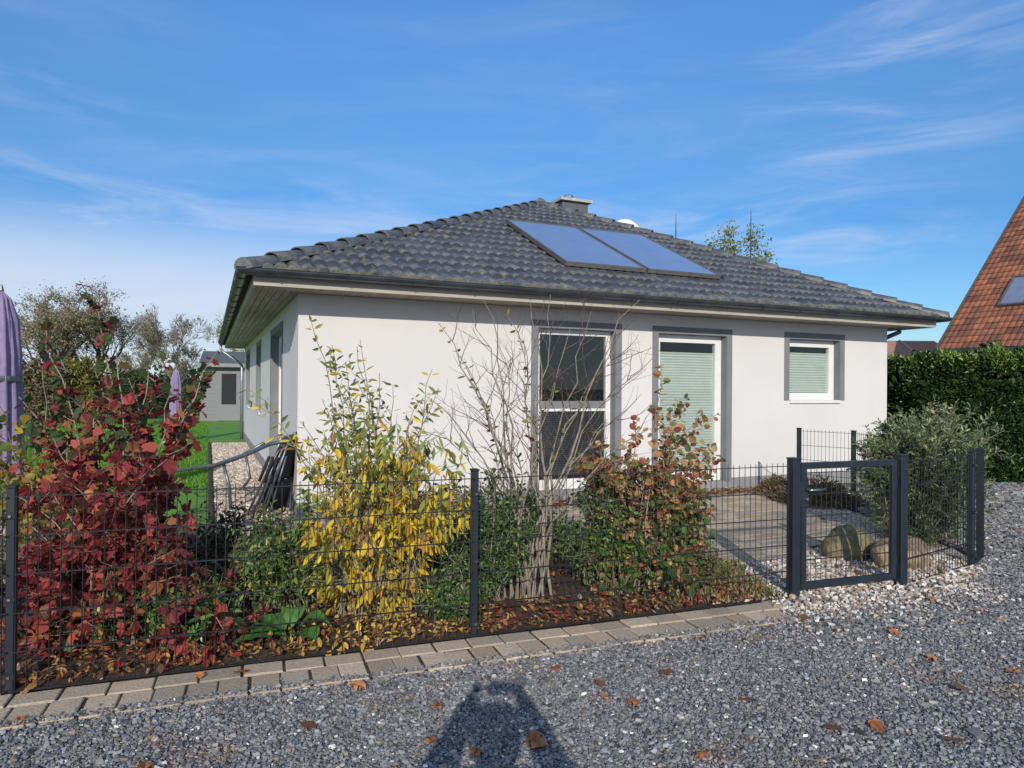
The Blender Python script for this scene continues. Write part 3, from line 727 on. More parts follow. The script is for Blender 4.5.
for i in range(15):
    mb = MB(); x = -.3+i*.77
    pts = [(x, -OG+r+(-r-.004)*math.cos(a_), 2.884+(-r-.004)*math.sin(a_)) for a_ in [PI*k/8 for k in range(9)]]
    mb.tube(pts, .006, 4); mb.build('gutter_bracket', M['zinc'], house)
for i in range(18):
    mb = MB(); y = -.3+i*.8
    pts = [(-OG+r+(-r-.004)*math.cos(a_), y, 2.884+(-r-.004)*math.sin(a_)) for a_ in [PI*k/8 for k in range(9)]]
    mb.tube(pts, .006, 4); mb.build('gutter_bracket', M['zinc'], house)
for x in (2.0, 5.0, 8.0):       # soldered joints
    mb = MB()
    pts = [(x, -OG+r+(-r-.003)*math.cos(a_), 2.884+(-r-.003)*math.sin(a_)) for a_ in [PI*k/8 for k in range(9)]]
    mb.tube(pts, .008, 6); mb.build('gutter_joint', M['zinc'], house)
# downpipe at back of the side wall and one at the far right corner
mb = MB(); yb = D_+.45
mb.tube([(-OG+r, yb, 2.83), (-OG+r, yb, 2.68), (-OG+r+.08, yb, 2.60), (-.16, yb-.25, 2.28), (-.08, yb-.35, 2.20), (-.07, yb-.4, 2.1), (-.07, yb-.42, .0)], .042, 10)
mb.build('downpipe', M['zinc_light'], house, smooth=True)
mb = MB(); mb.tube([(W+OG-r, .25, 2.83), (W+OG-r, .25, 2.70), (W+.2, .25, 2.55), (W+.07, .25, 2.45), (W+.07, .25, .0)], .04, 10)
mb.build('downpipe', M['zinc'], house, smooth=True)
# roof
AF = Vector((5.565, 4.8, 5.568)); AB = Vector((5.565, D_-4.8, 5.568)); EZ = 2.875; EO = .63
E = [Vector((-EO, -EO, EZ)), Vector((W+EO, -EO, EZ)), Vector((W+EO, D_+EO, EZ)), Vector((-EO, D_+EO, EZ))]
def tile_plane(mbv, A, B, tops, hump=.15, course=.33, amp=.036, step=.040, seg=6, verge=False, hgt=0.0):
    """tiled slope: eave A->B, upper boundary through tops (1 or 2 points). returns verts, faces, uvs clipped by bmesh"""
    ux = (B-A).normalized(); L = (B-A).length; up_ = tops[0]-A; up_ = up_-ux*up_.dot(ux); vy = up_.normalized(); H = up_.length; nz = ux.cross(vy)
    nh = int(round(L/hump)); hx = L/nh; nc = int(math.ceil(H/course))
    cols = nh*seg+1; us = np.linspace(0, L, cols); ph = (us/hx) % 1.0
    wave = np.power(np.abs(np.sin(PI*ph)), .8)*amp
    rows = []
    for k in range(nc+1):
        rows += [(k*course, step), (k*course+course*.5, step*.5), ((k+1)*course-.002, .0)]
    # front lip
    rows = [(0.0, -.02)] + rows
    Vv = []; UV = []
    rr = random.Random(int(L*100))
    for (vv, hh) in rows:
        for u_, wv in zip(us, wave):
            p = A+ux*float(u_)+vy*vv+nz*float(hh+wv+hgt+(rr.uniform(-.0015, .0015)))
            Vv.append(p); UV.append((u_/hx/2, vv/course+1e-4 if hh != 0 else vv/course-1e-3))
    me = bpy.data.meshes.new('t'); nr = len(rows)
    Fc = [(j*cols+i, j*cols+i+1, (j+1)*cols+i+1, (j+1)*cols+i) for j in range(nr-1) for i in range(cols-1)]
    me.from_pydata([tuple(p) for p in Vv], [], Fc); me.update()
    uvl = me.uv_layers.new(name='tile'); li = np.zeros(len(me.loops), dtype=np.int32); me.loops.foreach_get('vertex_index', li)
    uvl.data.foreach_set('uv', np.array(UV, dtype=np.float32)[li].ravel())
    bm = bmesh.new(); bm.from_mesh(me)
    def cut(p, q, keep):   # vertical-ish plane through line p->q normal to slope, keep side of point keep
        nn = (q-p).cross(nz).normalized()
        if (keep-p).dot(nn) > 0: nn = -nn
        bmesh.ops.bisect_plane(bm, geom=bm.verts[:]+bm.edges[:]+bm.faces[:], plane_co=p, plane_no=nn, clear_outer=True)
    cen = (A+B)/2*.6+tops[0]*.4
    if not verge:
        cut(A, tops[0], cen); cut(B, tops[-1], cen)
    if len(tops) > 1: cut(tops[0], tops[1], cen)
    bm.to_mesh(me); bm.free()
    return me
for (a, b, tp) in ((E[0], E[1], [AF]), (E[3], E[0], [AB, AF]), (E[1], E[2], [AF, AB]), (E[2], E[3], [AB])):
    me = tile_plane(None, a, b, tp, course=.345); me.name = 'roof'; me.materials.append(M['tile']); ro = link('roof', me, house)
# sarking under tiles (closes the roof)
mb = MB(); dz = Vector((0, 0, -.03)); mb.add([E[0]+dz, E[1]+dz, E[2]+dz, E[3]+dz, AF+dz, AB+dz], [(0, 1, 4), (1, 2, 5, 4), (2, 3, 5), (3, 0, 4, 5), (0, 3, 2, 1)])
mb.build('roof_deck', M['soil'], house)
def cap_row(p, q, name='hip_cap', r=.125, L=.42, lift=.0):
    d = (q-p); n = int(d.length/L*1.0); st = d/n; dd = d.normalized(); x = dd.cross(Vector((0, 0, 1))).normalized(); z = x.cross(dd)
    V = []; Fc = []; UV = []
    for i in range(n):
        a = p+st*i-dd*.02; b = p+st*(i+1)+dd*.03; n0 = len(V); K = 9
        for (c, rr_, lf) in ((a, r*1.12, .022), (b, r*.92, .0)):
            for ring in (0, 1):
                for k in range(K):
                    an = PI*k/(K-1); rad = rr_-(.016 if ring else 0)
                    V.append(c+x*math.cos(an)*rad+z*(math.sin(an)*rad*.85+lf+lift-.01)); UV.append((i*.5+.3, 0.05+ (0.9 if c is b else 0)))
        for k in range(K-1):
            Fc += [(n0+k, n0+k+1, n0+2*K+k+1, n0+2*K+k), (n0+K+k+1, n0+K+k, n0+3*K+k, n0+3*K+k+1), (n0+k+1, n0+k, n0+K+k, n0+K+k+1)]
        Fc += [(n0, n0+2*K, n0+3*K, n0+K), (n0+K-1, n0+2*K-1, n0+4*K-1, n0+3*K-1)]
        if i == 0:   # closed rounded end
            c = a-dd*.07+z*.01; n1 = len(V); V.append(c); UV.append((0, 0)); Fc += [(n0+k, n1, n0+k+1) for k in range(K-1)]
    me = bpy.data.meshes.new(name); me.from_pydata([tuple(v_) for v_ in V], [], Fc); me.update()
    uvl = me.uv_layers.new(name='tile'); li = np.zeros(len(me.loops), dtype=np.int32); me.loops.foreach_get('vertex_index', li)
    uvl.data.foreach_set('uv', np.array(UV, dtype=np.float32)[li].ravel()); me.materials.append(M['cap'])
    bm = bmesh.new(); bm.from_mesh(me); bmesh.ops.recalc_face_normals(bm, faces=bm.faces); bm.to_mesh(me); bm.free()
    return link(name, me, house)
for a, b in ((E[0], AF), (E[1], AF), (E[2], AB), (E[3], AB)): cap_row(a+Vector((0, 0, .0)), b+Vector((0, 0, .0)))
cap_row(AF+Vector((0, 0, .02)), AB+Vector((0, 0, .02)), 'ridge_cap')
# chimney on the far slope
cx_, cy_ = 7.17, 6.3
mb = MB(); mb.box(cx_-.42, cy_-.3, 4.2, cx_+.28, cy_+.4, 6.10); ch = mb.build('chimney', M['brick'], house)
mb = MB(); mb.box(cx_-.5, cy_-.38, 6.102, cx_+.36, cy_+.48, 6.17); mb.build('cap_slab', M['concrete'], ch)
mb = MB(); mb.lathe([(.17, 6.17), (.14, 6.23), (.12, 6.31), (.09, 6.33)], 12, (cx_-.1, cy_, 0)); mb.lathe([(.06, 6.17), (.05, 6.29), (.04, 6.30)], 8, (cx_+.12, cy_+.1, 0)); mb.build('flue', M['steel'], ch)

# ------------------------------------------------------------------ solar collectors on the front slope
n_f = (E[1]-E[0]).cross(AF-E[0]).normalized()
HM = Matrix.Translation((HX, HY, 0)) @ Matrix.Rotation(TH, 4, 'Z'); HMi = HM.inverted()
def on_roof(px, py, off):
    o = HMi @ CAM; d = HMi.to_3x3() @ ray(px, py); t = (n_f.dot(E[0])+off-n_f.dot(o))/n_f.dot(d); return o+d*t
OFF = .14
def collector(q, label):
    """q: TL, TR, BL as points on the plane above the tiles (house frame)"""
    tl, tr, bl = q; e = (tr-tl); L = e.length; e.normalize(); s_ = (bl-tl); s_ = s_-e*s_.dot(e); Hh = s_.length; s_.normalize(); nn = e.cross(-s_).normalized()
    if nn.z < 0: nn = -nn
    Mx = HM @ Matrix(((e.x, s_.x, nn.x, tl.x), (e.y, s_.y, nn.y, tl.y), (e.z, s_.z, nn.z, tl.z), (0, 0, 0, 1)))
    root = empty('solar_collector', (0, 0, 0)); root.matrix_world = Mx
    tag(root, label, 'solar panel', 'solar collectors on the roof')
    mb = MB(); t = .03
    mb.box(0, 0, -.065, t, Hh, 0); mb.box(L-t, 0, -.065, L, Hh, 0); mb.box(t, 0, -.065, L-t, t, 0); mb.box(t, Hh-t, -.065, L-t, Hh, 0); mb.box(t, t, -.064, L-t, Hh-t, -.0605)
    mb.build('frame', M['frame_alu'], root, bevel=.003)
    mb = MB(); mb.box(t, t, -.06, L-t, Hh-t, -.008); mb.build('absorber_glass', M['collector'], root)
    for yy_ in (.25*Hh, .93*Hh):
        mb = MB(); mb.bar((-.08, yy_, -.105), (L+.1, yy_, -.105), .04, .045); mb.build('mounting_rail', M['frame_alu'], root)
    mb = MB(); mb.tube([(-.16, .25*Hh+.05, -.11), (-.02, .25*Hh, -.09), (0.02, .2*Hh, -.06)], .03, 6); mb.build('pipe_joint', M['sling'], root)
    mb = MB(); mb.box(L-.02, Hh-.13, -.10, L+.12, Hh-.05, -.04); mb.build('rail_end', M['sling'], root)
    return root
TL = on_roof(517, 220, OFF); TR2 = on_roof(646, 233, OFF); BL = on_roof(553, 260, OFF); BR = on_roof(707, 272, OFF)
ex = (E[1]-E[0]).normalized()
tl = Vector(TL); Lw = ((BR-BL).dot(ex)+(TR2-TL).dot(ex))/2
dn = (BL-TL); dn = dn-ex*dn.dot(ex); 
tl0 = (TL + (BL-dn-TL)*.5); tl0 = TL+ex*((BL-TL).dot(ex)*.5)
print('collector', TL, BL, TR2, BR, Lw, dn.length)
half = ex*(Lw/2)
collector((tl0, tl0+half-ex*.02, tl0+dn), 'left blue solar collector on the front roof slope with the pipe joint')
collector((tl0+half+ex*.02, tl0+half*2, tl0+half+ex*.02+dn), 'right blue solar collector on the front roof slope, nearer the far corner')

# white dish peeping over the hip
p = at(628, 234, 16.5)
dish = empty('satellite_dish', (p.x, p.y, 0)); tag(dish, 'white round dish peeping over the right hip of the roof beside the chimney', 'satellite dish')
mb = MB(); n = 24; prof = [(0.001, .10), (.12, .095), (.25, .07), (.36, .03), (.42, -.01), (.40, -.03), (.25, .04), (.001, .06)]
mb.lathe(prof, n); o = mb.build('reflector', M['pvc'], dish, smooth=True); o.location = (0, 0, p.z); o.rotation_euler = (1.3, 0, .3)
mb = MB(); mb.tube([(0, .15, 3.8), (0, .15, p.z-.3)], .025, 8); mb.build('mast', M['zinc'], dish)
for (px, top, bot, Y, lab) in ((676, 214, 245, 22, 'thin rod aerial rising behind the roof hip, left of the tree tops'), (751, 209, 262, 24, 'taller thin aerial rising in front of the tree tops behind the roof')):
    a = at(px, top, Y); mb = MB(); mb.tube([(a.x, a.y, 0), (a.x, a.y, a.z-.6), (a.x, a.y, a.z)], [.03, .018, .006], 6); mb.tube([(a.x-.03, a.y, a.z-.9), (a.x+.03, a.y, a.z-.9)], .01, 5)
    tag(mb.build('aerial', M['zinc']), lab, 'aerial')

# ------------------------------------------------------------------ mesh fence
def post_child(root, x, y, h=1.075, w_=.04, d_=.06, ang=0, name='post', facing=FN, clips=True):
    Mx = Matrix.Translation((x, y, 0)) @ Matrix.Rotation(ang, 4, 'Z')
    mb = MB(); mb.box(-w_/2, -d_/2, -.3, w_/2, d_/2, h, Mx); po = mb.build(name, M['anth'], root, bevel=.004)
    mb = MB(); mb.box(-w_/2-.003, -d_/2-.003, h, w_/2+.003, d_/2+.003, h+.012, Mx); mb.build('cap', M['sling'], po)
    if clips:
        for z in (.10, .50, .93):
            mb = MB(); mb.box(-w_/2-.004, -d_/2-.012, z-.012, w_/2+.004, -d_/2, z+.012, Mx)
            mb.build('clamp', M['sling'], po)
            mb = MB(); c = Mx @ Vector((0, -d_/2-.014, z)); mb.box(-.006, -d_/2-.018, z-.006, .006, -d_/2-.012, z+.006, Mx); mb.build('bolt', M['steel'], po)
    return po
def mat_panel(root, a, b, z0=.03, h=1.0, name='mesh_panel', pitch=.05, rows=5, two=True, wire=.0019):
    a = Vector(a); b = Vector(b); L = (b-a).length; d = (b-a).normalized(); nn = Vector((d.y, -d.x, 0)); mb = MB()
    k = int(L/pitch); off = (L-k*pitch)/2
    rr_ = random.Random(int(L*1000))
    for i in range(k+1):
        p = a+d*(off+i*pitch); e = rr_.uniform(-.0015, .0015)
        mb.bar(p+Vector((0, 0, z0)), p+Vector((e, 0, z0+h+.025)), wire*2, wire*2, up=(0, 1, 0))
    for j in range(rows+1):
        z = z0+h*j/rows
        for s_ in ((-1, 1) if two else (1,)):
            mb.bar(a+nn*s_*.0055+Vector((0, 0, z)), b+nn*s_*.0055+Vector((0, 0, z)), wire*2.4, wire*2.4)
    return mb.build(name, M['anthw'], root)
fa = math.atan2(FD.y, FD.x)
fence = empty('mesh_fence', tuple(FP(2.5)), 0); tag(fence, 'long low anthracite wire mesh fence in front of the autumn shrubs', 'fence')
fence.location = FP(0)
def rel(o, root): 
    o.matrix_parent_inverse = root.matrix_world.inverted() if False else Matrix.Translation(-Vector(root.location)); return o
for s_ in (-5.02, -2.51, 0, 2.51): rel(post_child(fence, FP(s_, -.03).x, FP(s_, -.03).y, ang=fa), fence)
for s_ in (-5.02, -2.51, 0, 2.51): rel(mat_panel(fence, FP(s_+.01, .015), FP(min(s_+2.5, 5.04), .015)), fence)
# gate
gate = empty('garden_gate', tuple(GL)); tag(gate, 'anthracite steel garden gate with mesh infill and silver lever handle', 'gate')
gd = (GR-GL).normalized(); ga = math.atan2(gd.y, gd.x)
for (pt, w_) in ((GL, .075), (GR, .075)):
    Mx = Matrix.Translation(pt) @ Matrix.Rotation(ga, 4, 'Z'); mb = MB(); mb.box(-w_/2, -w_/2, -.3, w_/2, w_/2, 1.075, Mx); po = rel(mb.build('gate_post', M['anth'], gate, bevel=.004), gate)
    mb = MB(); mb.box(-w_/2-.002, -w_/2-.002, 1.075, w_/2+.002, w_/2+.002, 1.086, Mx); mb.build('cap', M['anth'], po)
Mx = Matrix.Translation(GL) @ Matrix.Rotation(ga, 4, 'Z'); LG = (GR-GL).length
g0, g1, gz0, gz1, tw = .06, LG-.065, .065, 1.045, .05
mb = MB(); mb.box(g0, -.02, gz0, g0+tw, .02, gz1, Mx); mb.box(g1-tw, -.02, gz0, g1, .02, gz1, Mx); mb.box(g0+tw, -.02, gz1-tw, g1-tw, .02, gz1, Mx); mb.box(g0+tw, -.02, gz0, g1-tw, .02, gz0+tw, Mx)
gf = rel(mb.build('gate_frame', M['anth'], gate, bevel=.004), gate)
pm = mat_panel(gate, Mx @ Vector((g0+tw-.005, 0, 0)), Mx @ Vector((g1-tw+.005, 0, 0)), z0=gz0+tw, h=gz1-gz0-tw*2-.03, name='mesh_infill', rows=5); rel(pm, gate)
mb = MB(); mb.box(g0-.035, -.028, .70, g0+tw+.012, .028, .90, Mx); lk = rel(mb.build('lock_box', M['anth'], gate, bevel=.004), gate)
mb = MB(); mb.tube([Mx @ Vector(p_) for p_ in [(g0+.035, -.028, .84), (g0+.035, -.075, .84), (g0+.05, -.08, .84), (g0+.17, -.08, .842)]], .009, 8); mb.build('handle', M['steel'], lk, smooth=True)
mb = MB(); mb.tube([Mx @ Vector(p_) for p_ in [(g0+.035, -.028, .765), (g0+.035, -.045, .765)]], .012, 8); mb.build('lock_cylinder', M['steel'], lk)
for z in (.22, .85):
    mb = MB(); mb.tube([Mx @ Vector((g1+.012, 0, z-.03)), Mx @ Vector((g1+.012, 0, z+.03))], .012, 8); rel(mb.build('hinge', M['anth'], gate), gate)
# corner fence right of the gate, running back towards the house
cf = empty('mesh_fence', tuple(PB)); tag(cf, 'short mesh fence right of the gate, turning the corner behind the grey-green bush', 'fence')
a1 = math.atan2((PA-GR).y, (PA-GR).x)
P3 = Vector((4.56, 9.2, 0)); P4 = Vector((4.05, 9.72, 0))
rel(post_child(cf, PA.x, PA.y, 1.05, .045, .05, ang=a1), cf); rel(post_child(cf, PB.x, PB.y, 1.05, .04, .05, ang=.9), cf)
rel(post_child(cf, P3.x, P3.y, 1.06, .04, .06, ang=.3, clips=False), cf); rel(post_child(cf, P4.x, P4.y, 1.06, .04, .06, ang=.3, clips=False), cf)
rel(mat_panel(cf, GR+gd*.04+Vector((.01, -.03, 0)), PA+Vector((-.02, -.04, 0))), cf); rel(mat_panel(cf, PA+Vector((.03, -.02, 0)), PB+Vector((.02, -.02, 0))), cf)
rel(mat_panel(cf, PB+Vector((.02, .03, 0)), P3+Vector((.03, 0, 0))), cf); rel(mat_panel(cf, P3, P4), cf)

# ------------------------------------------------------------------ boulders
boulder('boulder', 'large sandy boulder behind the mesh just right of the gate', (3.60, 6.36, .0), (.36, .19, .21), M['boulder'], 3)
boulder('boulder', 'mossy olive boulder seen through the lower part of the gate', (3.24, 6.62, .0), (.27, .2, .22), M['boulder_m'], 5)

# ------------------------------------------------------------------ SHRUBS
def finish(sh, name, label, cat, m, colfn, kind, base, woodm='bark', up=.4, group=None, leafname='foliage'):
    root = empty(name, base); tag(root, label, cat, group)
    off = Vector(base)
    if sh.wood.n:
        o = sh.wood.build('stems', M[woodm], root, smooth=True); o.matrix_parent_inverse = Matrix.Translation(-off)
    if sh.fine.n:
        o = sh.fine.build('twigs', M['twig'], root, smooth=True); o.matrix_parent_inverse = Matrix.Translation(-off)
    if sh.P:
        P = np.array([tuple(p) for p in sh.P]); D = np.array([tuple(p) for p in sh.D]); S_ = np.array(sh.S)
        o = leaves(leafname, P, D, S_, kind, colfn(P, sh.rng), m, root, up=up, rng=sh.rng); o.matrix_parent_inverse = Matrix.Translation(-off)
    return root
def mixcol(t, lowp, highp, rng):
    """choose palette per leaf: probability t of high palette"""
    n = len(t); a = pal(*lowp, n, rng); b = pal(*highp, n, rng); k = rng.uniform(0, 1, n) < t; return np.where(k[:, None], b, a)
RED = ([(.29, .045, .048), (.40, .085, .065), (.18, .03, .035), (.36, .13, .06), (.13, .05, .035), (.48, .22, .09)], [30, 22, 22, 10, 10, 6])
DKG = ([(.055, .09, .035), (.08, .12, .04), (.05, .06, .03), (.13, .09, .035), (.16, .045, .035)], [30, 25, 18, 12, 12])
# 1 red guelder rose
sh = Shrub(21); rr = sh.rr; base = Vector((-2.52, 4.45, 0))
tips = [at(78, 282, 4.55), at(112, 348, 4.4), at(40, 325, 4.7), at(98, 372, 4.6), at(150, 372, 4.6), at(165, 355, 4.9), at(186, 415, 4.6), at(172, 385, 4.5), at(20, 395, 4.5), at(60, 350, 4.9), at(130, 380, 4.8), at(214, 350, 4.9), at(205, 372, 5.0)]
for i in range(96):
    px = rr.uniform(-15, 246); e = 1-((px-100)/150)**2
    if px > 185: e = min(e, .42)
    tips.append(at(px, 672-max(e, .22)*rr.uniform(15, 270), rr.uniform(3.9, 5.0)))
for i, t in enumerate(tips):
    b = base+Vector((rr.gauss(0, .16), rr.gauss(0, .1), 0)); pts = shoot(b, t, rr, 8, wob=.05)
    L = (t-b).length; sh.branch(pts, .010, .003)
    sh.leafrow(pts, .30, .07, .075, droop=.45)
    for k in range(int(5+L*4.5)):
        tt = rr.uniform(.22, .92); sd = sh.side(pts, tt, rr.uniform(.14, .34)*(1 if i > 12 else .6*(1.2-tt)+.1)); sh.branch(sd, .0045, .0015, 4)
        sh.leafrow(sd, .15, .045, .072, droop=.55)
def c_red(P, rng):
    hi = np.clip((P[:, 2]-1.1)/.8, .06, .7)+np.clip((P[:, 0]+1.95)*.8, 0, .35)
    return mixcol(hi, RED, DKG, rng)
finish(sh, 'guelder_rose', 'large crimson leaved shrub behind the left end of the fence', 'shrub', M['leaf'], c_red, 'lobed', tuple(base), up=.45)
# thin pale yellow shrub at the left edge, further back
sh = Shrub(5); rr = sh.rr; base = Vector((-4.15, 5.9, 0))
for i in range(14):
    t = at(rr.uniform(-30, 58), rr.uniform(350, 500), rr.uniform(5.3, 6.2)); pts = shoot(base+Vector((rr.gauss(0, .1), rr.gauss(0, .1), 0)), t, rr); sh.branch(pts, .008, .002)
    for k in range(6): sd = sh.side(pts, rr.uniform(.3, .95), rr.uniform(.15, .3)); sh.branch(sd, .003, .001, 4); sh.leafrow(sd, .1, .055, .075, droop=.4)
finish(sh, 'hazel_shrub', 'sparse yellow leaved shrub at the left edge in front of the purple parasol', 'shrub', M['leaf_y'], lambda P, rng: pal([(.42, .30, .04), (.30, .28, .05), (.45, .22, .04), (.12, .16, .03)], [35, 25, 15, 25], len(P), rng), 'round', tuple(base))
# 2 yellow shrub
YEL = ([(.84, .64, .06), (.74, .50, .06), (.62, .55, .09), (.44, .43, .08), (.58, .33, .06), (.24, .27, .06), (.38, .22, .09)], [30, 20, 16, 12, 10, 8, 8])
YG = ([(.24, .31, .09), (.33, .38, .12), (.15, .20, .06), (.60, .48, .08)], [34, 28, 20, 16])
sh = Shrub(33); rr = sh.rr; base = Vector((-.90, 4.85, 0))
tall = [(308, 318, 4.9), (332, 345, 5.0), (355, 348, 4.8), (362, 340, 5.0), (378, 372, 4.8), (430, 368, 4.9), (440, 388, 4.7), (395, 385, 4.9), (340, 390, 4.7), (300, 420, 4.8), (250, 388, 4.9), (452, 440, 4.8), (410, 420, 4.6), (320, 400, 5.0), (350, 400, 5.1), (372, 395, 4.7), (346, 362, 5.1), (325, 430, 4.8), (420, 400, 5.1), (290, 440, 5.0)]
for (px, py, Y) in tall:
    b = base+Vector((rr.gauss(0, .12), rr.gauss(0, .09), 0)); pts = shoot(b, at(px, py, Y), rr, 10, wob=.03); sh.branch(pts, .008, .0022)
    sh.leafrow(pts, .42, .075, .075, droop=.25)
    for k in range(8): sd = sh.side(pts, rr.uniform(.3, .85), rr.uniform(.08, .22), lift=.9); sh.branch(sd, .003, .001, 4); sh.leafrow(sd, .2, .05, .07, droop=.3)
for i in range(84):
    px = rr.uniform(306, 474); b = base+Vector((rr.gauss(0, .15), rr.gauss(0, .09), 0))
    pts = shoot(b, at(px, rr.uniform(430, 615), rr.uniform(4.35, 5.05)), rr, 7, arch=.6, wob=.05); sh.branch(pts, .006, .002)
    for k in range(5): sd = sh.side(pts, rr.uniform(.35, 1), rr.uniform(.12, .28)); sh.branch(sd, .003, .001, 4); sh.leafrow(sd, .1, .05, .092, spread=.6, droop=1.3)
finish(sh, 'forsythia', 'tall shrub with drooping yellow leaves and green tipped shoots left of the second post', 'shrub', M['leaf_y'], lambda P, rng: mixcol(np.clip((P[:, 2]-.75)/.8, .02, .8), YEL, YG, rng), 'ellip', tuple(base), up=.25)
# 3 bare twiggy shrub
sh = Shrub(8); rr = sh.rr; base = Vector((.12, 5.15, 0))
tp = [(438, 325), (425, 395), (468, 308), (488, 296), (512, 316), (552, 296), (596, 312), (640, 300), (655, 352), (636, 400), (436, 430), (500, 340), (575, 330), (620, 345), (455, 350), (530, 300), (645, 430), (470, 380), (560, 370), (480, 430), (610, 420), (590, 380), (520, 360), (505, 420)]
for (px, py) in tp:
    b = base+Vector((rr.gauss(0, .13), rr.gauss(0, .08), 0)); pts = shoot(b, at(px, py, rr.uniform(4.8, 5.6)), rr, 10, wob=.055); sh.branch(pts, rr.uniform(.009, .015), .0022, 6)
    for k in range(7):
        t_ = rr.uniform(.38, .95); sd = sh.side(pts, t_, rr.uniform(.2, .6)*(1.25-t_*.6), lift=.9, n=5); sh.branch(sd, .0035, .0012, 4, sh.fine)
        for q in range(2):
            s2 = sh.side(sd, rr.uniform(.3, .95), rr.uniform(.08, .26), lift=.8, n=3); sh.branch(s2, .0016, .0008, 3, sh.fine)
    if rr.random() < .22: sh.leafrow(pts, .55, .1, .055, droop=.3)
finish(sh, 'bare_shrub', 'leafless shrub with many pale upright stems in front of the dark terrace door', 'shrub', M['leaf_y'], lambda P, rng: pal([(.22, .26, .05), (.4, .33, .05), (.2, .05, .04)], [50, 30, 20], len(P), rng), 'oval', tuple(base))
# 4 red and green mixed shrub
sh = Shrub(15); rr = sh.rr; base = Vector((1.0, 5.5, 0))
tips = [(662, 366, 5.4), (702, 415, 5.5), (716, 412, 5.4), (690, 395, 5.6), (640, 415, 5.5), (600, 440, 5.6), (625, 440, 5.4), (655, 410, 5.6), (585, 460, 5.4), (710, 455, 5.3), (676, 400, 5.5)]
tips = [at(*t) for t in tips]+[at(rr.uniform(572, 712), rr.uniform(440, 590), rr.uniform(5.05, 5.95)) for _ in range(96)]
for i, t in enumerate(tips):
    b = base+Vector((rr.gauss(0, .16), rr.gauss(0, .12), 0)); pts = shoot(b, t, rr, 8, wob=.05); sh.branch(pts, .007, .002); sh.leafrow(pts, .5, .05, .058, droop=.35, spread=.8)
    for k in range(8): sd = sh.side(pts, rr.uniform(.25, .95), rr.uniform(.08, .24)*(.5 if i < 11 else 1)); sh.branch(sd, .003, .001, 4); sh.leafrow(sd, .1, .042, .055, droop=.5)
RO = ([(.38, .12, .07), (.52, .26, .11), (.24, .07, .05), (.34, .24, .08), (.56, .38, .17), (.16, .17, .05)], [18, 24, 10, 16, 18, 14])
GN = ([(.08, .16, .04), (.12, .21, .05), (.055, .10, .03), (.20, .22, .06), (.46, .29, .12)], [30, 26, 22, 12, 10])
finish(sh, 'spindle_shrub', 'rounded shrub turning from green to red and copper in front of the blind-covered door', 'shrub', M['leaf'], lambda P, rng: mixcol(np.clip(.12+(P[:, 2]-.35)/.7, .25, .95), GN, RO, rng), 'round', tuple(base))
# 5 low evergreen shrubs filling between
def lowshrub(c, rad, h, seed, label, cols, wts, leaf=.045, kind='oval', n=40, name='evergreen_shrub', m='leaf_g', sub=7, group=None):
    sh = Shrub(seed); rr = sh.rr; base = Vector((c[0], c[1], 0))
    for i in range(n):
        a = rr.uniform(0, 6.28); q = math.sqrt(rr.random()); zz = h*(1-.55*q*q)*rr.uniform(.55, 1.05)
        t = base+Vector((math.cos(a)*rad[0]*q, math.sin(a)*rad[1]*q, zz)); pts = shoot(base+Vector((rr.gauss(0, .07), rr.gauss(0, .07), 0)), t, rr, 6, wob=.05); sh.branch(pts, .006, .002, 4); sh.leafrow(pts, .35, leaf*.7, leaf, droop=.2)
        for k in range(sub): sd = sh.side(pts, rr.uniform(.25, .98), rr.uniform(.08, .22)); sh.branch(sd, .003, .001, 3); sh.leafrow(sd, .1, leaf*.7, leaf, droop=.25)
    return finish(sh, name, label, 'shrub', M[m], lambda P, rng: pal(cols, wts, len(P), rng), kind, tuple(base), group=group)
G1 = [(.075, .15, .035), (.11, .21, .045), (.045, .09, .025), (.18, .25, .055), (.38, .34, .08)]
lowshrub((-1.58, 4.85), (.34, .35), .88, 41, 'yellowish green shrub between the crimson and the yellow shrub', G1, [25, 30, 15, 20, 12], .05, n=44)
lowshrub((-.12, 5.05), (.34, .3), 1.05, 42, 'dark evergreen shrub just right of the second fence post', G1, [30, 20, 50, 4, 1], .045, n=44)
lowshrub((-.38, 4.66), (.2, .18), .48, 43, 'low dark green shrub at the foot of the second fence post', G1, [30, 34, 24, 8, 1], .045, n=22)
lowshrub((.74, 5.45), (.34, .3), 1.08, 44, 'fresh green shrub between the bare stems and the copper shrub', G1, [20, 30, 30, 16, 3], .05, n=40)
lowshrub((-2.15, 4.25), (.7, .3), .42, 45, 'low green weeds under the crimson shrub', G1, [25, 34, 20, 16, 5], .05, n=34, name='ground_cover_plant')
lowshrub((1.45, 5.6), (.34, .24), .42, 46, 'low yellow green plant right of the copper shrub', [(.12, .13, .03), (.2, .2, .05), (.25, .15, .06), (.06, .09, .02)], [30, 30, 20, 20], .04, n=30, name='ground_cover_plant')
lowshrub((-3.6, 4.2), (.6, .6), .9, 47, 'dark green shrub cut by the left edge of the photo behind the fence', G1, [30, 30, 30, 8, 2], .05, n=40)
lowshrub((-.5, 5.6), (.7, .4), .9, 48, 'brownish green shrub behind the yellow shrub', [(.06, .08, .03), (.14, .11, .05), (.04, .05, .02)], [40, 30, 30], .05, n=50)
lowshrub((-1.75, 5.1), (.4, .3), .55, 51, 'dull green and brown shrub in the gap between crimson and yellow shrub', [(.10, .12, .04), (.20, .15, .07), (.06, .08, .03), (.28, .20, .07)], [3, 3, 3, 1], .055, n=50)
lowshrub((.2, 6.3), (.5, .35), .7, 50, 'dark green shrub far behind the bare stems, near the house', G1, [30, 30, 30, 8, 2], .05, n=55)
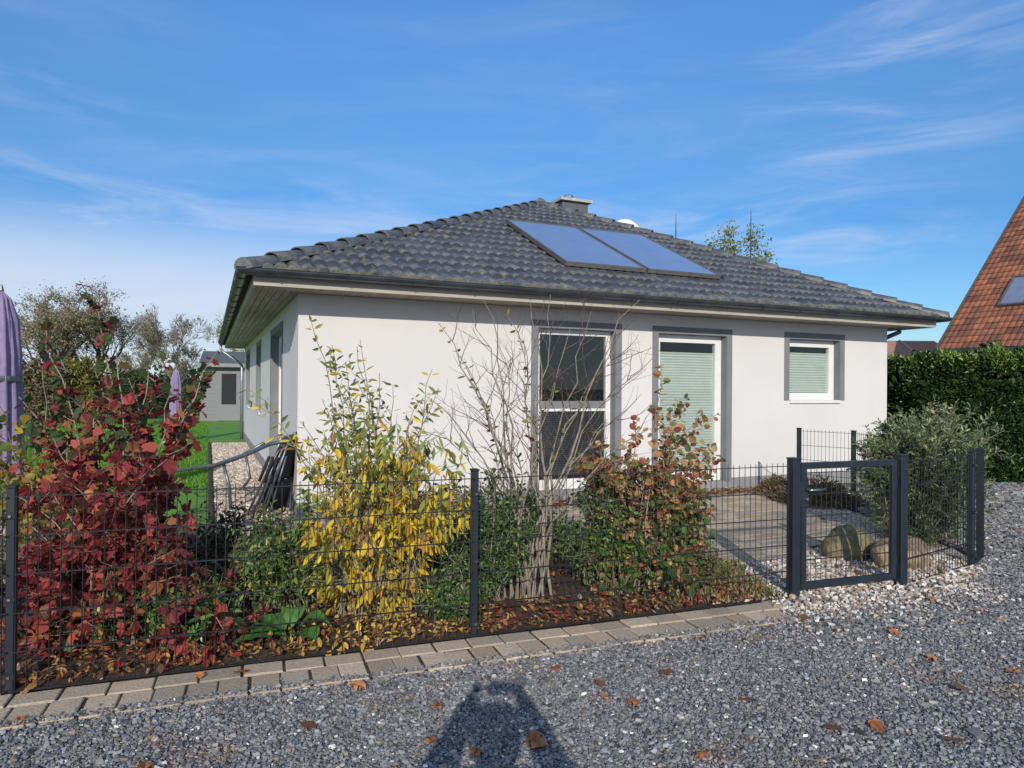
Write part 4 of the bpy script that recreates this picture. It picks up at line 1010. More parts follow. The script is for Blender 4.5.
lowshrub((-2.2, 5.6), (.9, .4), .6, 49, 'brown and green shrub behind the crimson shrub', [(.06, .08, .03), (.14, .06, .04), (.04, .06, .02)], [40, 25, 35], .055, n=56)
# 6 gate bush: upright grey-green
sh = Shrub(61); rr = sh.rr; base = Vector((4.46, 7.5, 0))
tips = []
for i in range(270):
    a = rr.uniform(0, 6.28); q = math.sqrt(rr.random()); zz = 1.48*(1-.25*q*q)*rr.uniform(.55, 1.0) if rr.random() < .66 else rr.uniform(.05, .8)
    tips.append(base+Vector((math.cos(a)*.70*q, math.sin(a)*.62*q, zz)))
tips += [at(872, 440, 7.3), at(1002, 430, 7.3), at(992, 412, 7.4), at(975, 408, 7.3), at(930, 405, 7.4), at(900, 412, 7.2), at(868, 452, 7.2), at(1000, 450, 7.2), at(955, 402, 7.4)]
for t in tips:
    b = base+Vector((rr.gauss(0, .12), rr.gauss(0, .1), 0)); pts = shoot(b, t, rr, 7, wob=.04); sh.branch(pts, .008, .002, 4); sh.leafrow(pts, .45, .03, .062, droop=-.25, outw=.9)
    for k in range(7): sd = sh.side(pts, rr.uniform(.3, .97), rr.uniform(.1, .26)); sh.branch(sd, .003, .001, 3); sh.leafrow(sd, .1, .028, .058, droop=-.1, outw=.8)
finish(sh, 'rhododendron', 'dusty grey green bush behind the mesh right of the gate', 'shrub', M['leaf_g'], lambda P, rng: mixcol(np.clip((P[:, 2]-.8)/.6, 0, .75), ([(.09, .14, .055), (.13, .19, .07), (.06, .09, .035), (.22, .23, .10)], [35, 25, 22, 14]), ([(.22, .28, .14), (.30, .34, .18), (.15, .20, .09), (.40, .32, .18)], [35, 24, 30, 9]), rng), 'ellip', tuple(base), up=.3)
# dried perennial mounds near the house
def mound(c, r, h, seed, label):
    rng = np.random.default_rng(seed); n = 2600; a = rng.uniform(0, 6.28, n); q = np.sqrt(rng.uniform(0, 1, n))
    P = np.stack([c[0]+np.cos(a)*q*r, c[1]+np.sin(a)*q*r, h*(1-q**2)*rng.uniform(.1, 1, n)+.02], -1)
    D = np.stack([np.cos(a)*q+rng.normal(0, .3, n), np.sin(a)*q+rng.normal(0, .3, n), rng.normal(0.3, .4, n)], -1)
    o = leaves('dried_perennial', P, D, rng.uniform(.05, .11, n), 'lance', pal([(.20, .13, .08), (.30, .22, .13), (.12, .08, .05), (.14, .15, .07)], [3, 3, 3, 2], n, rng), M['litter'], rng=rng); tag(o, label, 'plant'); return o
mound(at(815, 505, 9.9)[:2], .62, .33, 3, 'brown dried perennial clump in front of the house wall seen over the gate handle')
mound(at(778, 500, 10.4)[:2], .3, .28, 4, 'small dark withered plant between the door and the gate post')
# broad leaved plant at the pavers
rt = empty('broad_leaf_plant', (-1.36, 4.28, 0)); tag(rt, 'plant with big bright green floppy leaves at the edge of the pavers', 'plant')
rr = random.Random(4)
for (dx, dy, dz, L, w_) in ((-.26, -.14, .05, .26, .22), (-.16, -.02, .10, .22, .18), (.16, -.10, .06, .18, .17), (.20, .03, .12, .20, .15), (-.02, .12, .14, .18, .16), (-.24, .1, .09, .2, .17)):
    d = Vector((dx, dy, 0)).normalized(); sd = Vector((-d.y, d.x, 0)); V = []; Fc = []; n = 8
    for i in range(n+1):
        t = i/n; wid = w_*math.sin(PI*min(t*.93+.07, 1))**.8*.55; c = d*(.05+L*t)+Vector((0, 0, .05+dz*math.sin(PI*(.12+t*.8))))
        for k, j in enumerate((-1, -.5, 0, .5, 1)):
            V.append(c+sd*j*wid+Vector((0, 0, abs(j)*.025+.006*math.sin(i*2.1+j*4))))
    for i in range(n):
        for j in range(4): Fc.append((i*5+j, i*5+j+1, i*5+j+6, i*5+j+5))
    mb = MB(); mb.add(V, Fc); mb.tube([(0, 0, 0), d*.05+Vector((0, 0, .05+dz*math.sin(PI*.12)))], .006, 5)
    if 'big' not in M: M['big'] = mat('big_green_leaf', (.085, .20, .045), (.045, .12, .025), .45, 14, spec=.4)
    mb.build('leaf', M['big'], rt, smooth=True)
# leaf litter on the bed and along the pavers
n = 6500; s_ = NP.uniform(-4.5, 4.9, n); o_ = -NP.exponential(.55, n)-.0; k = o_ > -2.4; s_, o_ = s_[k], o_[k]; n = len(s_)
P = np.stack([F0.x+FD.x*s_+FN.x*o_, F0.y+FD.y*s_+FN.y*o_, NP.uniform(.03, .085, n)], -1)
D = NP.normal(0, 1, (n, 3)); D[:, 2] *= .5
lit = pal([(.30, .11, .04), (.20, .09, .045), (.38, .19, .07), (.13, .07, .04), (.45, .30, .09), (.25, .03, .03), (.45, .36, .25)], [22, 26, 12, 26, 6, 5, 5], n)
yl = pal([(.60, .42, .08), (.52, .30, .08), (.40, .22, .08)], [3, 2, 2], n)
nr_ = NP.uniform(0, 1, n) < .75*np.exp(-((P[:, 0]+.85)/.55)**2)
lit = np.where(nr_[:, None], yl, lit)
tag(leaves('leaf_litter', P, D, NP.uniform(.025, .07, n), 'oval', lit, M['litter'], up=.8), kind='stuff')
n = 1200; x_ = NP.uniform(1.5, 7.4, n); y_ = -NP.uniform(.0, .6, n)**1.0
P = np.stack([HX+x_*math.cos(TH)-y_*math.sin(TH), HY+x_*math.sin(TH)+y_*math.cos(TH), NP.uniform(.03, .06, n)], -1); D = NP.normal(0, 1, (n, 3)); D[:, 2] *= .2
tag(leaves('wall_litter', P, D, NP.uniform(.04, .08, n), 'oval', pal([(.36, .20, .10), (.42, .27, .15), (.25, .08, .05), (.16, .11, .06)], [3, 3, 1, 2], n), M['litter'], up=.8), kind='stuff')
# dry grass tufts by the pebbles
n = 2500; P = np.stack([NP.uniform(1.2, 2.05, n), NP.uniform(5.15, 6.2, n), np.full(n, .01)], -1); P[:, 1] += (P[:, 0]-1.6)*.3; D = NP.normal(0, .45, (n, 3)); D[:, 2] = 1
tag(leaves('grass_tuft', P, D, NP.uniform(.03, .09, n), 'lance', pal([(.24, .25, .10), (.36, .31, .18), (.16, .18, .06), (.3, .2, .12)], [3, 2, 2, 2], n), M['litter'], up=.2), kind='stuff')
# individual fallen leaves on gravel and pavers (places read from the photo)
spots = [(303, 722), (146, 762), (435, 707), (600, 680), (640, 704), (602, 697), (541, 747), (535, 732), (474, 755), (710, 756), (872, 720), (808, 617), (888, 630), (984, 611), (1012, 672), (840, 730), (352, 683), (204, 676), (233, 672), (30, 690), (432, 741), (660, 672), (750, 700), (968, 690), (935, 600), (560, 668), (20, 716), (700, 640), (925, 655), (960, 740)]
lc = [(.36, .14, .06), (.28, .09, .045), (.42, .19, .08), (.20, .09, .05)]
lt = ['amber', 'rust brown', 'orange', 'brown']
lmesh = []
for ci in range(4):
    o = leaves('fallen_leaf', np.zeros((1, 3)), np.array([(0, 1, 0.)]), [1.0], 'lobed', np.array([lc[ci]]), M['litter'], up=1.0); me = o.data; bpy.data.objects.remove(o); lmesh.append(me)
rr = random.Random(9)
for i, (px, py) in enumerate(spots):
    ci = rr.randrange(4); o = link('fallen_leaf', lmesh[ci]); p = gr(px, py, .03); so1 = (p-F0).dot(FN)
    o.location = (p.x, p.y, .030); sc = rr.uniform(.06, .095); o.scale = (sc, sc, sc*1.6); o.rotation_euler = (rr.uniform(-.25, .25), rr.uniform(-.3, .3), rr.uniform(0, 6.28))
    ground_ = 'on the pavers' if so1 < .385 and px < 770 else 'on the gravel'
    hz_ = 'far left' if px < 200 else 'left' if px < 400 else 'middle' if px < 620 else 'right of middle' if px < 800 else 'right' if px < 920 else 'far right'
    vt = 'at the bottom edge' if py > 738 else 'in the foreground' if py > 700 else 'just below the pavers' if py > 660 else 'near the fence'
    tag(o, '%s dry leaf %s, %s, %s' % (lt[ci], ground_, hz_, vt), 'leaf', 'fallen leaves on the gravel and pavers')

# ------------------------------------------------------------------ garden furniture by the house corner
lg = empty('garden_lounger', tuple(Vector((at(225, 470, 8.9).x, 8.9, 0)))); tag(lg, 'grey tubular garden lounger frame tipped up beside the house corner', 'lounger')
def T_(px, py, Y): return at(px, py, Y)-Vector(lg.location)
for dY in (0, .5):
    mb = MB(); mb.tube([T_(162, 473, 8.9+dY), T_(215, 465, 8.9+dY), T_(243, 455, 8.8+dY), T_(264, 443, 8.7+dY)], .022, 8); mb.build('side_rail', M['tubegrey'], lg, smooth=True)
    mb = MB(); mb.tube([T_(212, 467, 8.8+dY), T_(246, 455, 8.6+dY), T_(270, 444, 8.4+dY), T_(286, 441, 8.3+dY)], .024, 8); mb.build('backrest_rail', M['tubegrey'], lg, smooth=True)
    mb = MB(); mb.tube([T_(223, 462, 8.8+dY), T_(229, 485, 8.8+dY), T_(231, 512, 8.8+dY)], .022, 8); mb.build('leg', M['tubegrey'], lg, smooth=True)
    mb = MB(); mb.tube([T_(245, 452, 8.6+dY), T_(250, 478, 8.6+dY), T_(243, 488, 8.6+dY)], .018, 8); mb.build('armrest', M['tubegrey'], lg, smooth=True)
for (px, py, Y) in ((162, 473, 8.9), (215, 465, 8.9), (264, 443, 8.7), (286, 441, 8.3), (231, 512, 8.8)):
    mb = MB(); mb.tube([T_(px, py, Y), T_(px, py, Y+.5)], .013, 8); mb.build('cross_bar', M['tubegrey'], lg, smooth=True)
def folded(px, py, Y, lean, rz, label):
    p = at(px, py, Y); root = empty('folded_chair', (p.x, p.y, 0)); root.rotation_euler = (0, lean, rz); tag(root, label, 'chair', 'folded chairs leaning at the house corner')
    for y in (-.24, .24):
        mb = MB(); mb.tube([(0, y, .0), (0.01, y, .55), (.05, y, 1.08)], .014, 8); mb.build('frame', M['tubegrey'], root, smooth=True)
        mb = MB(); mb.tube([(.05, y*.86, .02), (.045, y*.86, .5), (.05, y*.86, .82)], .012, 8); mb.build('leg', M['tubegrey'], root, smooth=True)
        mb = MB(); mb.tube([(-.03, y, .45), (-.04, y, .78)], .02, 6); mb.build('armrest', M['sling'], root, smooth=True)
    mb = MB(); mb.box(.012, -.23, .5, .02, .23, 1.06); mb.build('backrest', M['sling'], root)
    mb = MB(); mb.box(.036, -.2, .12, .044, .2, .5); mb.build('seat', M['sling'], root)
    mb = MB()
    for z in (.03, 1.06): mb.tube([(.02, -.24, z), (.02, .24, z)], .012, 6)
    mb.build('cross_bar', M['tubegrey'], root)
folded(252, 500, 8.75, .40, .10, 'folded black garden chair leaning against the house corner, outermost of the pile')
folded(262, 500, 8.60, .34, -.02, 'folded black garden chair in the middle of the leaning pile')
folded(272, 500, 8.45, .28, -.12, 'folded black garden chair closest to the house wall in the leaning pile')

# closed parasols
def parasol(p, h, top, rad, label, seed):
    root = empty('closed_parasol', (p.x, p.y, 0)); tag(root, label, 'parasol'); n = 120; V = []; Fc = []; rr = random.Random(seed)
    prof = [(0, .02), (.03, .03), (.12, .5), (.35, .85), (.7, 1.0), (1.2, 1.05), (1.7, 1.12), (2.0, 1.2)]
    for (d, q) in prof:
        for k in range(n):
            a = 2*PI*k/n; rad_ = rad*q*(1+.20*(abs(math.sin(a*4+d*.5+seed))**.6-.5)+.09*math.sin(a*13-d*2)+.04*math.sin(a*29+d*5)+.03*math.sin(d*14+a*3)); V.append((math.cos(a)*rad_+.02*math.sin(d*2)*0, math.sin(a)*rad_, h-d*(h-.55)/2.0))
    for i in range(len(prof)-1):
        for k in range(n): Fc.append((i*n+k, i*n+(k+1) % n, (i+1)*n+(k+1) % n, (i+1)*n+k))
    mb = MB(); mb.add(V, Fc); mb.build('canopy', M['purple'], root, smooth=True)
    mb = MB(); mb.tube([(0, 0, 0), (0, 0, h-.02)], .022, 8); mb.build('pole', M['steel'], root, smooth=True)
    mb = MB(); zq = h-.95*(h-.55)/2; mb.lathe([(rad*1.22, zq-.03), (rad*1.24, zq), (rad*1.22, zq+.03)], 24); mb.build('strap', M['tubegrey'], root)
    mb = MB(); mb.tube([(0, 0, h-.04), (0, 0, h+.03)], [.03, .01], 8); mb.build('finial', M['tubegrey'], root)
    mb = MB(); mb.box(-.25, -.25, 0, .25, .25, .06); mb.build('base', M['concrete'], root)
parasol(at(0, 400, 7.6), at(2, 287, 7.6).z, 0, .17, 'large closed purple parasol at the left edge behind the yellow leaves', 1)
parasol(at(176, 400, 19), at(176, 368, 19).z, 0, .13, 'small distant closed purple parasol in front of the bare tree', 2)

# ------------------------------------------------------------------ garden shed
shp = gr(200, 421.5); shed = empty('garden_shed', (shp.x, shp.y, 0), .32); tag(shed, 'grey clad garden shed with a dark glazed door at the end of the lawn', 'shed')
mb = MB(); mb.box(0, 0, 0, 4.2, 3.2, 2.42); mb.build('wall', M['clap'], shed)
mb = MB()
for i in range(16): mb.box(-.012, -.012, .02+i*.15, 4.212, -.0005, .155+i*.15)
mb.build('cladding', M['clap'], shed)
mb = MB(); mb.box(.68, -.05, .03, 1.66, -.013, 2.2); dr = mb.build('door', M['clap'], shed)
mb = MB(); mb.box(.86, -.06, .75, 1.46, -.051, 2.1); mb.build('pane', M['sling'], dr)
mb = MB(); mb.box(1.56, -.09, 1.0, 1.59, -.051, 1.14); mb.build('handle', M['steel'], dr)
mb = MB(); mb.add([(-.06, -.35, 2.5), (4.3, -.35, 2.5), (4.3, 1.6, 3.15), (-.06, 1.6, 3.15), (4.3, 3.5, 2.5), (-.06, 3.5, 2.5)], [(0, 1, 2, 3), (3, 2, 4, 5), (0, 3, 5), (1, 4, 2), (0, 5, 4, 1)]); mb.build('roof', M['brick'], shed)
mb = MB(); mb.box(-.08, -.38, 2.38, 4.32, -.35, 2.54); mb.build('fascia', M['plinth'], shed)

# ------------------------------------------------------------------ right: hedge, neighbour house, far roof
rng = np.random.default_rng(77)
hA = Vector((7.2, 15.2, 0)); hB = Vector((9.0, 11.9, 0)); hC = Vector((15, 2.5, 0))
hd = (hB-hA).normalized()
hA = Vector((8.05, 14.0, 0)); hB = Vector((9.55, 11.25, 0))
hedge = empty('hedge', tuple(hA)); tag(hedge, 'tall clipped dark green conifer hedge right of the house', 'hedge')
# box of volume: from pointA going right; front face line hF0->hF1
hF0 = Vector((6.2, 15.3, 0)); hF1 = Vector((8.45, 12.35, 0)); hF2 = Vector((13.5, 9.4, 0))
def hedge_seg(a, b, n, H=2.20, thick=1.1):
    d = (b-a); L = d.length; d.normalize(); nn = Vector((d.y, -d.x, 0))
    if nn.y > 0: nn = -nn    # towards camera
    t = rng.uniform(0, L, n); face = rng.uniform(0, 1, n) < .78
    z = np.where(face, rng.uniform(.0, H, n), H-rng.uniform(0, .12, n)); o = np.where(face, -np.abs(rng.normal(0, .15, n)), -rng.uniform(0, thick, n))
    bulge = .16*np.sin(t*2.1+1)+.08*np.sin(z*3+t*1.3)+.06*np.sin(t*5.3+z*4); ztop = .06*np.sin(t*1.9)+.06*np.sin(t*4.7+1)+.05*np.sin(t*11)+rng.exponential(.035, n)
    o = o+bulge; z = z+np.where(z > H-.4, ztop, 0)
    P = np.stack([a.x+d.x*t+nn.x*o, a.y+d.y*t+nn.y*o, z], -1)
    D = np.stack([nn.x*.7+rng.normal(0, .45, n), nn.y*.7+rng.normal(0, .45, n), rng.normal(.25, .5, n)], -1)
    D[~face] = np.stack([rng.normal(0, .5, n), rng.normal(0, .5, n), np.full(n, 1.0)], -1)[~face]
    return P, D, face
Pa, Da, fa_ = hedge_seg(hF0, hF1, 46000); Pb, Db, fb_ = hedge_seg(hF1, hF2, 50000)
P = np.concatenate([Pa, Pb]); D = np.concatenate([Da, Db]); n = len(P); top = P[:, 2] > 2.2
clump = (np.sin(P[:, 0]*3.1+P[:, 2]*2.7)+np.sin(P[:, 1]*4.3-P[:, 2]*3.9)+np.sin(P[:, 0]*7+P[:, 2]*8))/3
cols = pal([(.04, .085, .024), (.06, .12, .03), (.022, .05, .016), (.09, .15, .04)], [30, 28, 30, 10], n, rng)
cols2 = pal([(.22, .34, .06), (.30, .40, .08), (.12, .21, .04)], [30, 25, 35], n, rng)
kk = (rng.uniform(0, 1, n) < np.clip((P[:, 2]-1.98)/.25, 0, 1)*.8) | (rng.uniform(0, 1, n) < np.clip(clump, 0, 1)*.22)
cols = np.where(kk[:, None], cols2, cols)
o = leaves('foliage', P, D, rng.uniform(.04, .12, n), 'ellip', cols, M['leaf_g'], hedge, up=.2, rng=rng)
# widen leaflets: lance is thin, add scraps behind to close the volume
o.matrix_parent_inverse = Matrix.Translation(-hA)
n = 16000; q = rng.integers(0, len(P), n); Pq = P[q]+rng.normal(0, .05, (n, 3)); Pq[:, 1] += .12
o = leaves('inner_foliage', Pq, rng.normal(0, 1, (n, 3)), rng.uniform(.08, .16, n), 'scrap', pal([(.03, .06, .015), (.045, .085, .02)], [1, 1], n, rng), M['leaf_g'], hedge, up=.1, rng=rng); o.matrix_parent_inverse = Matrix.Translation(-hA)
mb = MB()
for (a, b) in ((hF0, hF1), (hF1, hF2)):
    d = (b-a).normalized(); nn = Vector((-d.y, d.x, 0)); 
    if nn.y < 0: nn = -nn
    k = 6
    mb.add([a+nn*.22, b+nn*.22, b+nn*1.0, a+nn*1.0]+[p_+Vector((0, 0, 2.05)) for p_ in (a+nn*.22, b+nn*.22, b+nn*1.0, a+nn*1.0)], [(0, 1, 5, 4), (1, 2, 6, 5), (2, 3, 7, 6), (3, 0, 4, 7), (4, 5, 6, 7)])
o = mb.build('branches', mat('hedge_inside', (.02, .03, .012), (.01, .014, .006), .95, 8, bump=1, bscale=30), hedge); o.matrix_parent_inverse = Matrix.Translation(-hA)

# neighbour house with steep red roof
ang = math.radians(60); e_ = Vector((math.cos(ang), -math.sin(ang), 0)); upn = Vector((math.sin(ang), math.cos(ang), 0))
A0 = at(937, 350, 28.0); A0 = Vector((A0.x, A0.y, A0.z))
d_ = ray(1024, 200)
# find run h and rise so that the verge passes through photo point (1024,200)
# position A0 + upn*h + z*rise  => h from x/y ratio
k_ = d_.x/d_.y; h_ = (k_*A0.y-A0.x)/(upn.x-k_*upn.y); yv = A0.y+upn.y*h_; rise = (CAMH+d_.z/d_.y*yv)-A0.z
print('neighbour', A0, h_, rise, math.degrees(math.atan2(rise, h_)))
sl = Vector((upn.x*h_, upn.y*h_, rise)); run = 1.25
nb_ = empty('brick_house', (A0.x, A0.y, 0)); tag(nb_, 'neighbouring house with steep red clay tiled roof and a roof window', 'house')
base0 = Vector((0, 0, A0.z)); Ln = 12
dn_ = sl.normalized()
EA = base0-dn_*.0; EB = EA+e_*Ln
me = tile_plane(None, EB if False else EA, EB, [EA+sl*run], hump=.21, course=.34, amp=.03, step=.035, verge=True) if False else None
# eave must run so that (B-A) x up points outwards (to the camera side)
def outward(A, B, T): return (B-A).cross(T-A)
if outward(EA, EB, EA+sl).dot(Vector((0, -1, 0))) > 0: ea, eb, tps = EA, EB, [EA+sl*run, EB+sl*run]
else: ea, eb, tps = EB, EA, [EB+sl*run, EA+sl*run]
me = tile_plane(None, ea, eb, tps, hump=.22, course=.36, amp=.03, step=.035, verge=True); me.name = 'roof'; me.materials.append(M['redtile']); link('roof', me, nb_)
far = EA+sl*run
back = Vector((upn.x*h_*run*2, upn.y*h_*run*2, 0))
mb = MB(); mb.add([EA+back, EB+back, far+e_*Ln, far], [(0, 1, 2, 3)]); mb.build('roof', mat('plain_red_tile', (.3, .1, .05), None, .8, 5), nb_)
wa, wb = EA+e_*.3+upn*.35, EB-e_*.3+upn*.35
brick = mat('red_brick', (.30, .12, .075), (.2, .08, .05), .9, 14, stretch=(1, 1, 4))
mb = MB(); z0 = Vector((0, 0, -A0.z)); bk = back-upn*.7
mb.add([wa+z0, wb+z0, wb+bk+z0, wa+bk+z0, wa, wb, wb+bk, wa+bk, far+e_*.3-Vector((0, 0, .3)), far+e_*(Ln-.3)-Vector((0, 0, .3))], [(0, 1, 5, 4), (1, 2, 6, 9, 5), (2, 3, 7, 6), (3, 0, 4, 8, 7)]); mb.build('wall', brick, nb_)
mb = MB(); mb.tube([EA-upn*.06-Vector((0, 0, .07)), EB-upn*.06-Vector((0, 0, .07))], .08, 8); mb.build('gutter', M['zinc'], nb_)
mb = MB(); mb.bar(EA-e_*.03+Vector((0, 0, .02)), EA-e_*.03+sl*run+Vector((0, 0, .02)), .05, .16, up=(0, 0, 1)); mb.build('verge_board', M['frame_alu'], nb_)
# roof window
nr = sl.cross(e_).normalized(); nr = nr if nr.y < 0 else -nr
def onn(px, py):
    d = ray(px, py); o = CAM-Vector((A0.x, A0.y, 0)); t = (EA.dot(nr)+.12-o.dot(nr))/d.dot(nr); return o+d*t
q = onn(997, 306); q2 = onn(1008, 277); hh_ = (q2-q).dot(dn_)
Mw = Matrix(((e_.x, dn_.x, nr.x, q.x), (e_.y, dn_.y, nr.y, q.y), (e_.z, dn_.z, nr.z, q.z), (0, 0, 0, 1)))
mb = MB(); ww = 1.0; hh_ = max(hh_, 1.0); t = .09
mb.box(0, 0, -.1, t, hh_, .04, Mw); mb.box(ww-t, 0, -.1, ww, hh_, .04, Mw); mb.box(t, 0, -.1, ww-t, t, .04, Mw); mb.box(t, hh_-t, -.1, ww-t, hh_, .04, Mw)
rw = mb.build('roof_window', M['frame_alu'], nb_)
mb = MB(); mb.box(t, t, -.05, ww-t, hh_-t, .0, Mw); mb.build('pane', M['collector'], rw)
# far low tiled roof between the house and the red roof
p = at(890, 352, 34); fr_ = empty('far_house', (p.x-.5, p.y, 0)); tag(fr_, 'low brown tiled house roof far away between the white house and the hedge', 'house')
h0, h1 = at(890, 358, 34).z, at(890, 337, 34).z
mb = MB(); mb.add([(-2.5, 0, h0-.2), (4.5, 0, h0-.2), (4.2, 2.5, h1), (-1.9, 2.5, h1), (4.5, 5, h0-.2), (-2.5, 5, h0-.2)], [(0, 1, 2, 3), (3, 2, 4, 5), (0, 3, 5), (1, 4, 2)]); mb.build('roof', mat('brown_tile', (.45, .24, .16), (.32, .17, .12), .85, 3, stretch=(2, 1, 12)), fr_)
mb = MB(); mb.box(-2.2, .3, 0, 4.2, 4.7, h0-.2); mb.build('wall', brick, fr_)
for (xa, xb) in ((-.4, -.35), (2.3, 2.3)): mb = MB(); mb.bar((xa, -.03, h0-.2), (xb, 2.4, h1+.03), .06, .05); mb.build('roof_strip', M['concrete'], fr_)

# ------------------------------------------------------------------ TREES
def tree(name, label, base, H, R0, seed, leafy=0, cols=None, wts=None, lsize=.1, trunk_r=.18, crown_lo=.3, spread=.6, depth_=5, kids=3, bark='barkd', group=None, kind='oval', rmin=.006):
    rr = random.Random(seed); rg = np.random.default_rng(seed); root = empty(name, tuple(base)); tag(root, label, 'tree', group)
    tr = MB(); br = MB(); tips = []
    def grow(p, d, L, r, lev):
        r = max(r, rmin)
        n = 4 if lev < 3 else 3; pts = [p.copy()]; q = p.copy(); dd = d.copy()
        for i in range(n):
            dd = (dd+Vector((rr.gauss(0, .13), rr.gauss(0, .13), rr.gauss(0, .07)+.05))).normalized(); q = q+dd*(L/n); pts.append(q.copy())
        r1 = max(r*.62, rmin*.8)
        (tr if lev == 0 else br).tube(pts, [r+(r1-r)*i/n for i in range(n+1)], 7 if lev < 2 else 4 if lev < 4 else 3, cap=False)
        if lev >= depth_-2: tips.extend([(p_, dd) for p_ in pts[1:]])
        if lev >= depth_: return
        kk = kids+(1 if rr.random() < .4 else 0)
        for c in range(kk):
            a = 2*PI*c/kk+rr.uniform(-.6, .6); o = dd.orthogonal().normalized(); o.rotate(Matrix.Rotation(a, 3, dd))
            nd = (dd+o*rr.uniform(.55, 1.15)*spread*1.3).normalized(); i = n if (c == 0 or rr.random() < .45) else rr.randint(1, n)
            if c == 0: nd = (dd+o*.25*spread).normalized()
            grow(pts[i], nd, L*rr.uniform(.62, .84), r1*(.85 if c == 0 else .6), lev+1)
    grow(Vector((0, 0, 0)), Vector((0, 0, 1)), H*crown_lo, trunk_r, 0)
    zs = max(v_[2] for v_ in br.v); k = (H)/zs; xs_ = sorted(abs(v_[0]) for v_ in br.v); kx = R0/max(xs_[int(len(xs_)*.97)], .1)
    def sc(vs): return [(a*(1+(kx-1)*min(c/(zs*.35), 1)), b*(1+(kx-1)*min(c/(zs*.35), 1)), c*k) for a, b, c in vs]
    tr.v = sc(tr.v); br.v = sc(br.v)
    tr.build('trunk', M[bark], root, smooth=True); cr_ = br.build('branches', M[bark], root, smooth=True)
    if leafy:
        tp_ = np.array(sc([tuple(t_[0]) for t_ in tips])); q = rg.integers(0, len(tp_), leafy)
        P = tp_[q]+rg.normal(0, lsize*1.3, (leafy, 3)); D = rg.normal(0, 1, (leafy, 3)); D[:, 2] -= .4
        leaves('crown', P, D, rg.uniform(.6, 1.3, leafy)*lsize, kind, pal(cols, wts, leafy, rg), M['leaf'], root, up=.3, rng=rg)
    return root
OL = [(.36, .29, .17), (.27, .25, .13), (.42, .33, .20), (.20, .19, .10)]
g = 'background trees on the left'
def tb(px, Y): p_ = at(px, 400, Y); return Vector((p_.x, p_.y, 0))
tree('willow_tree', 'broad olive brown tree thinning at the top behind the purple parasol', tb(30, 30), at(50, 276, 30).z, 3.0, 3, 12000, OL, [3, 3, 2, 2], .10, .3, .22, .65, 6, 3, group=g)
tree('willow_tree', 'half bare brownish tree right behind the top of the crimson shrub', tb(92, 34), at(92, 296, 34).z, 2.2, 4, 2600, OL, [3, 3, 2, 2], .10, .25, .24, .6, 6, 3, group=g)
tree('willow_tree', 'olive tree cut by the left edge of the photo', tb(-40, 33), at(-10, 280, 33).z, 3.4, 5, 10000, OL, [3, 3, 2, 2], .10, .3, .22, .65, 6, 3, group=g)
tree('bare_tree', 'bare grey tree with rounded crown above the garden shed', tb(178, 46), at(178, 304, 46).z, 2.9, 12, 250, [(.10, .13, .05)], [1], .2, .20, .30, .62, 7, 3, 'bark', group=g, rmin=.014)
tree('bare_tree', 'slender bare tree left of the rounded bare one', tb(142, 52), at(142, 345, 52).z, 1.6, 14, 0, None, None, .2, .12, .3, .5, 6, 3, 'bark', group=g, rmin=.012)
tree('birch_tree', 'pale yellow birch half hidden by the house eave', tb(232, 42), at(232, 312, 42).z, 1.6, 9, 3000, [(.36, .34, .10), (.28, .28, .09), (.42, .40, .2)], [3, 3, 2], .11, .14, .3, .45, 5, 3, 'bark', group=g)
g = 'tree tops behind the roof'
BG = [(.30, .32, .09), (.20, .25, .07), (.42, .38, .12), (.12, .16, .05)]
tree('birch_tree', 'sparse yellow green tree top left of the taller aerial', tb(722, 27), at(718, 226, 27).z, .62, 19, 4200, BG, [3, 3, 2, 2], .12, .15, .35, .4, 5, 3, group=g)
tree('birch_tree', 'denser yellow green tree top behind the taller aerial', tb(746, 27.5), at(746, 224, 27.5).z, .55, 20, 5200, BG, [3, 3, 2, 2], .12, .15, .35, .35, 5, 3, group=g)
# far hedge / shrubs closing the garden on the left
def farshrub(px0, px1, py, Y, seed, label, cols, n=5000, grp='shrubs at the end of the lawn'):
    rg = np.random.default_rng(seed); a = tb(px0, Y); b = tb(px1, Y); H = at(px0, py, Y).z; root = empty('garden_shrub', tuple((a+b)/2)); tag(root, label, 'shrub', grp)
    c = (a+b)/2; w_ = (b-a).length/2; th = rg.uniform(0, 6.28, n); q = rg.uniform(0, 1, n)**.5; zf = rg.uniform(0, 1, n)
    rad = np.sqrt(np.clip(1-(zf*1.02-.1)**4, 0.05, 1))*(1+.18*np.sin(th*3+seed)+.15*np.sin(zf*9+th*2))
    P = np.stack([np.cos(th)*q*rad*w_, np.sin(th)*q*rad*w_*.6, zf*H*(1+.06*np.sin(th*5))], -1); D = rg.normal(0, 1, (n, 3))
    leaves('foliage', P, D, rg.uniform(.08, .2, n), 'oval', pal(cols, [1]*len(cols), n, rg), M['leaf'], root, up=.3, rng=rg)
    mb = MB()
    for i in range(5): mb.tube([(rg.uniform(-.2, .2), 0, 0), (rg.uniform(-w_*.5, w_*.5), rg.uniform(-.3, .3), H*.7)], [.04, .015], 5)
    mb.build('stems', M['barkd'], root)
DG = [(.07, .11, .04), (.10, .15, .05), (.15, .17, .07)]
BR = [(.20, .17, .10), (.27, .21, .12), (.13, .14, .07)]
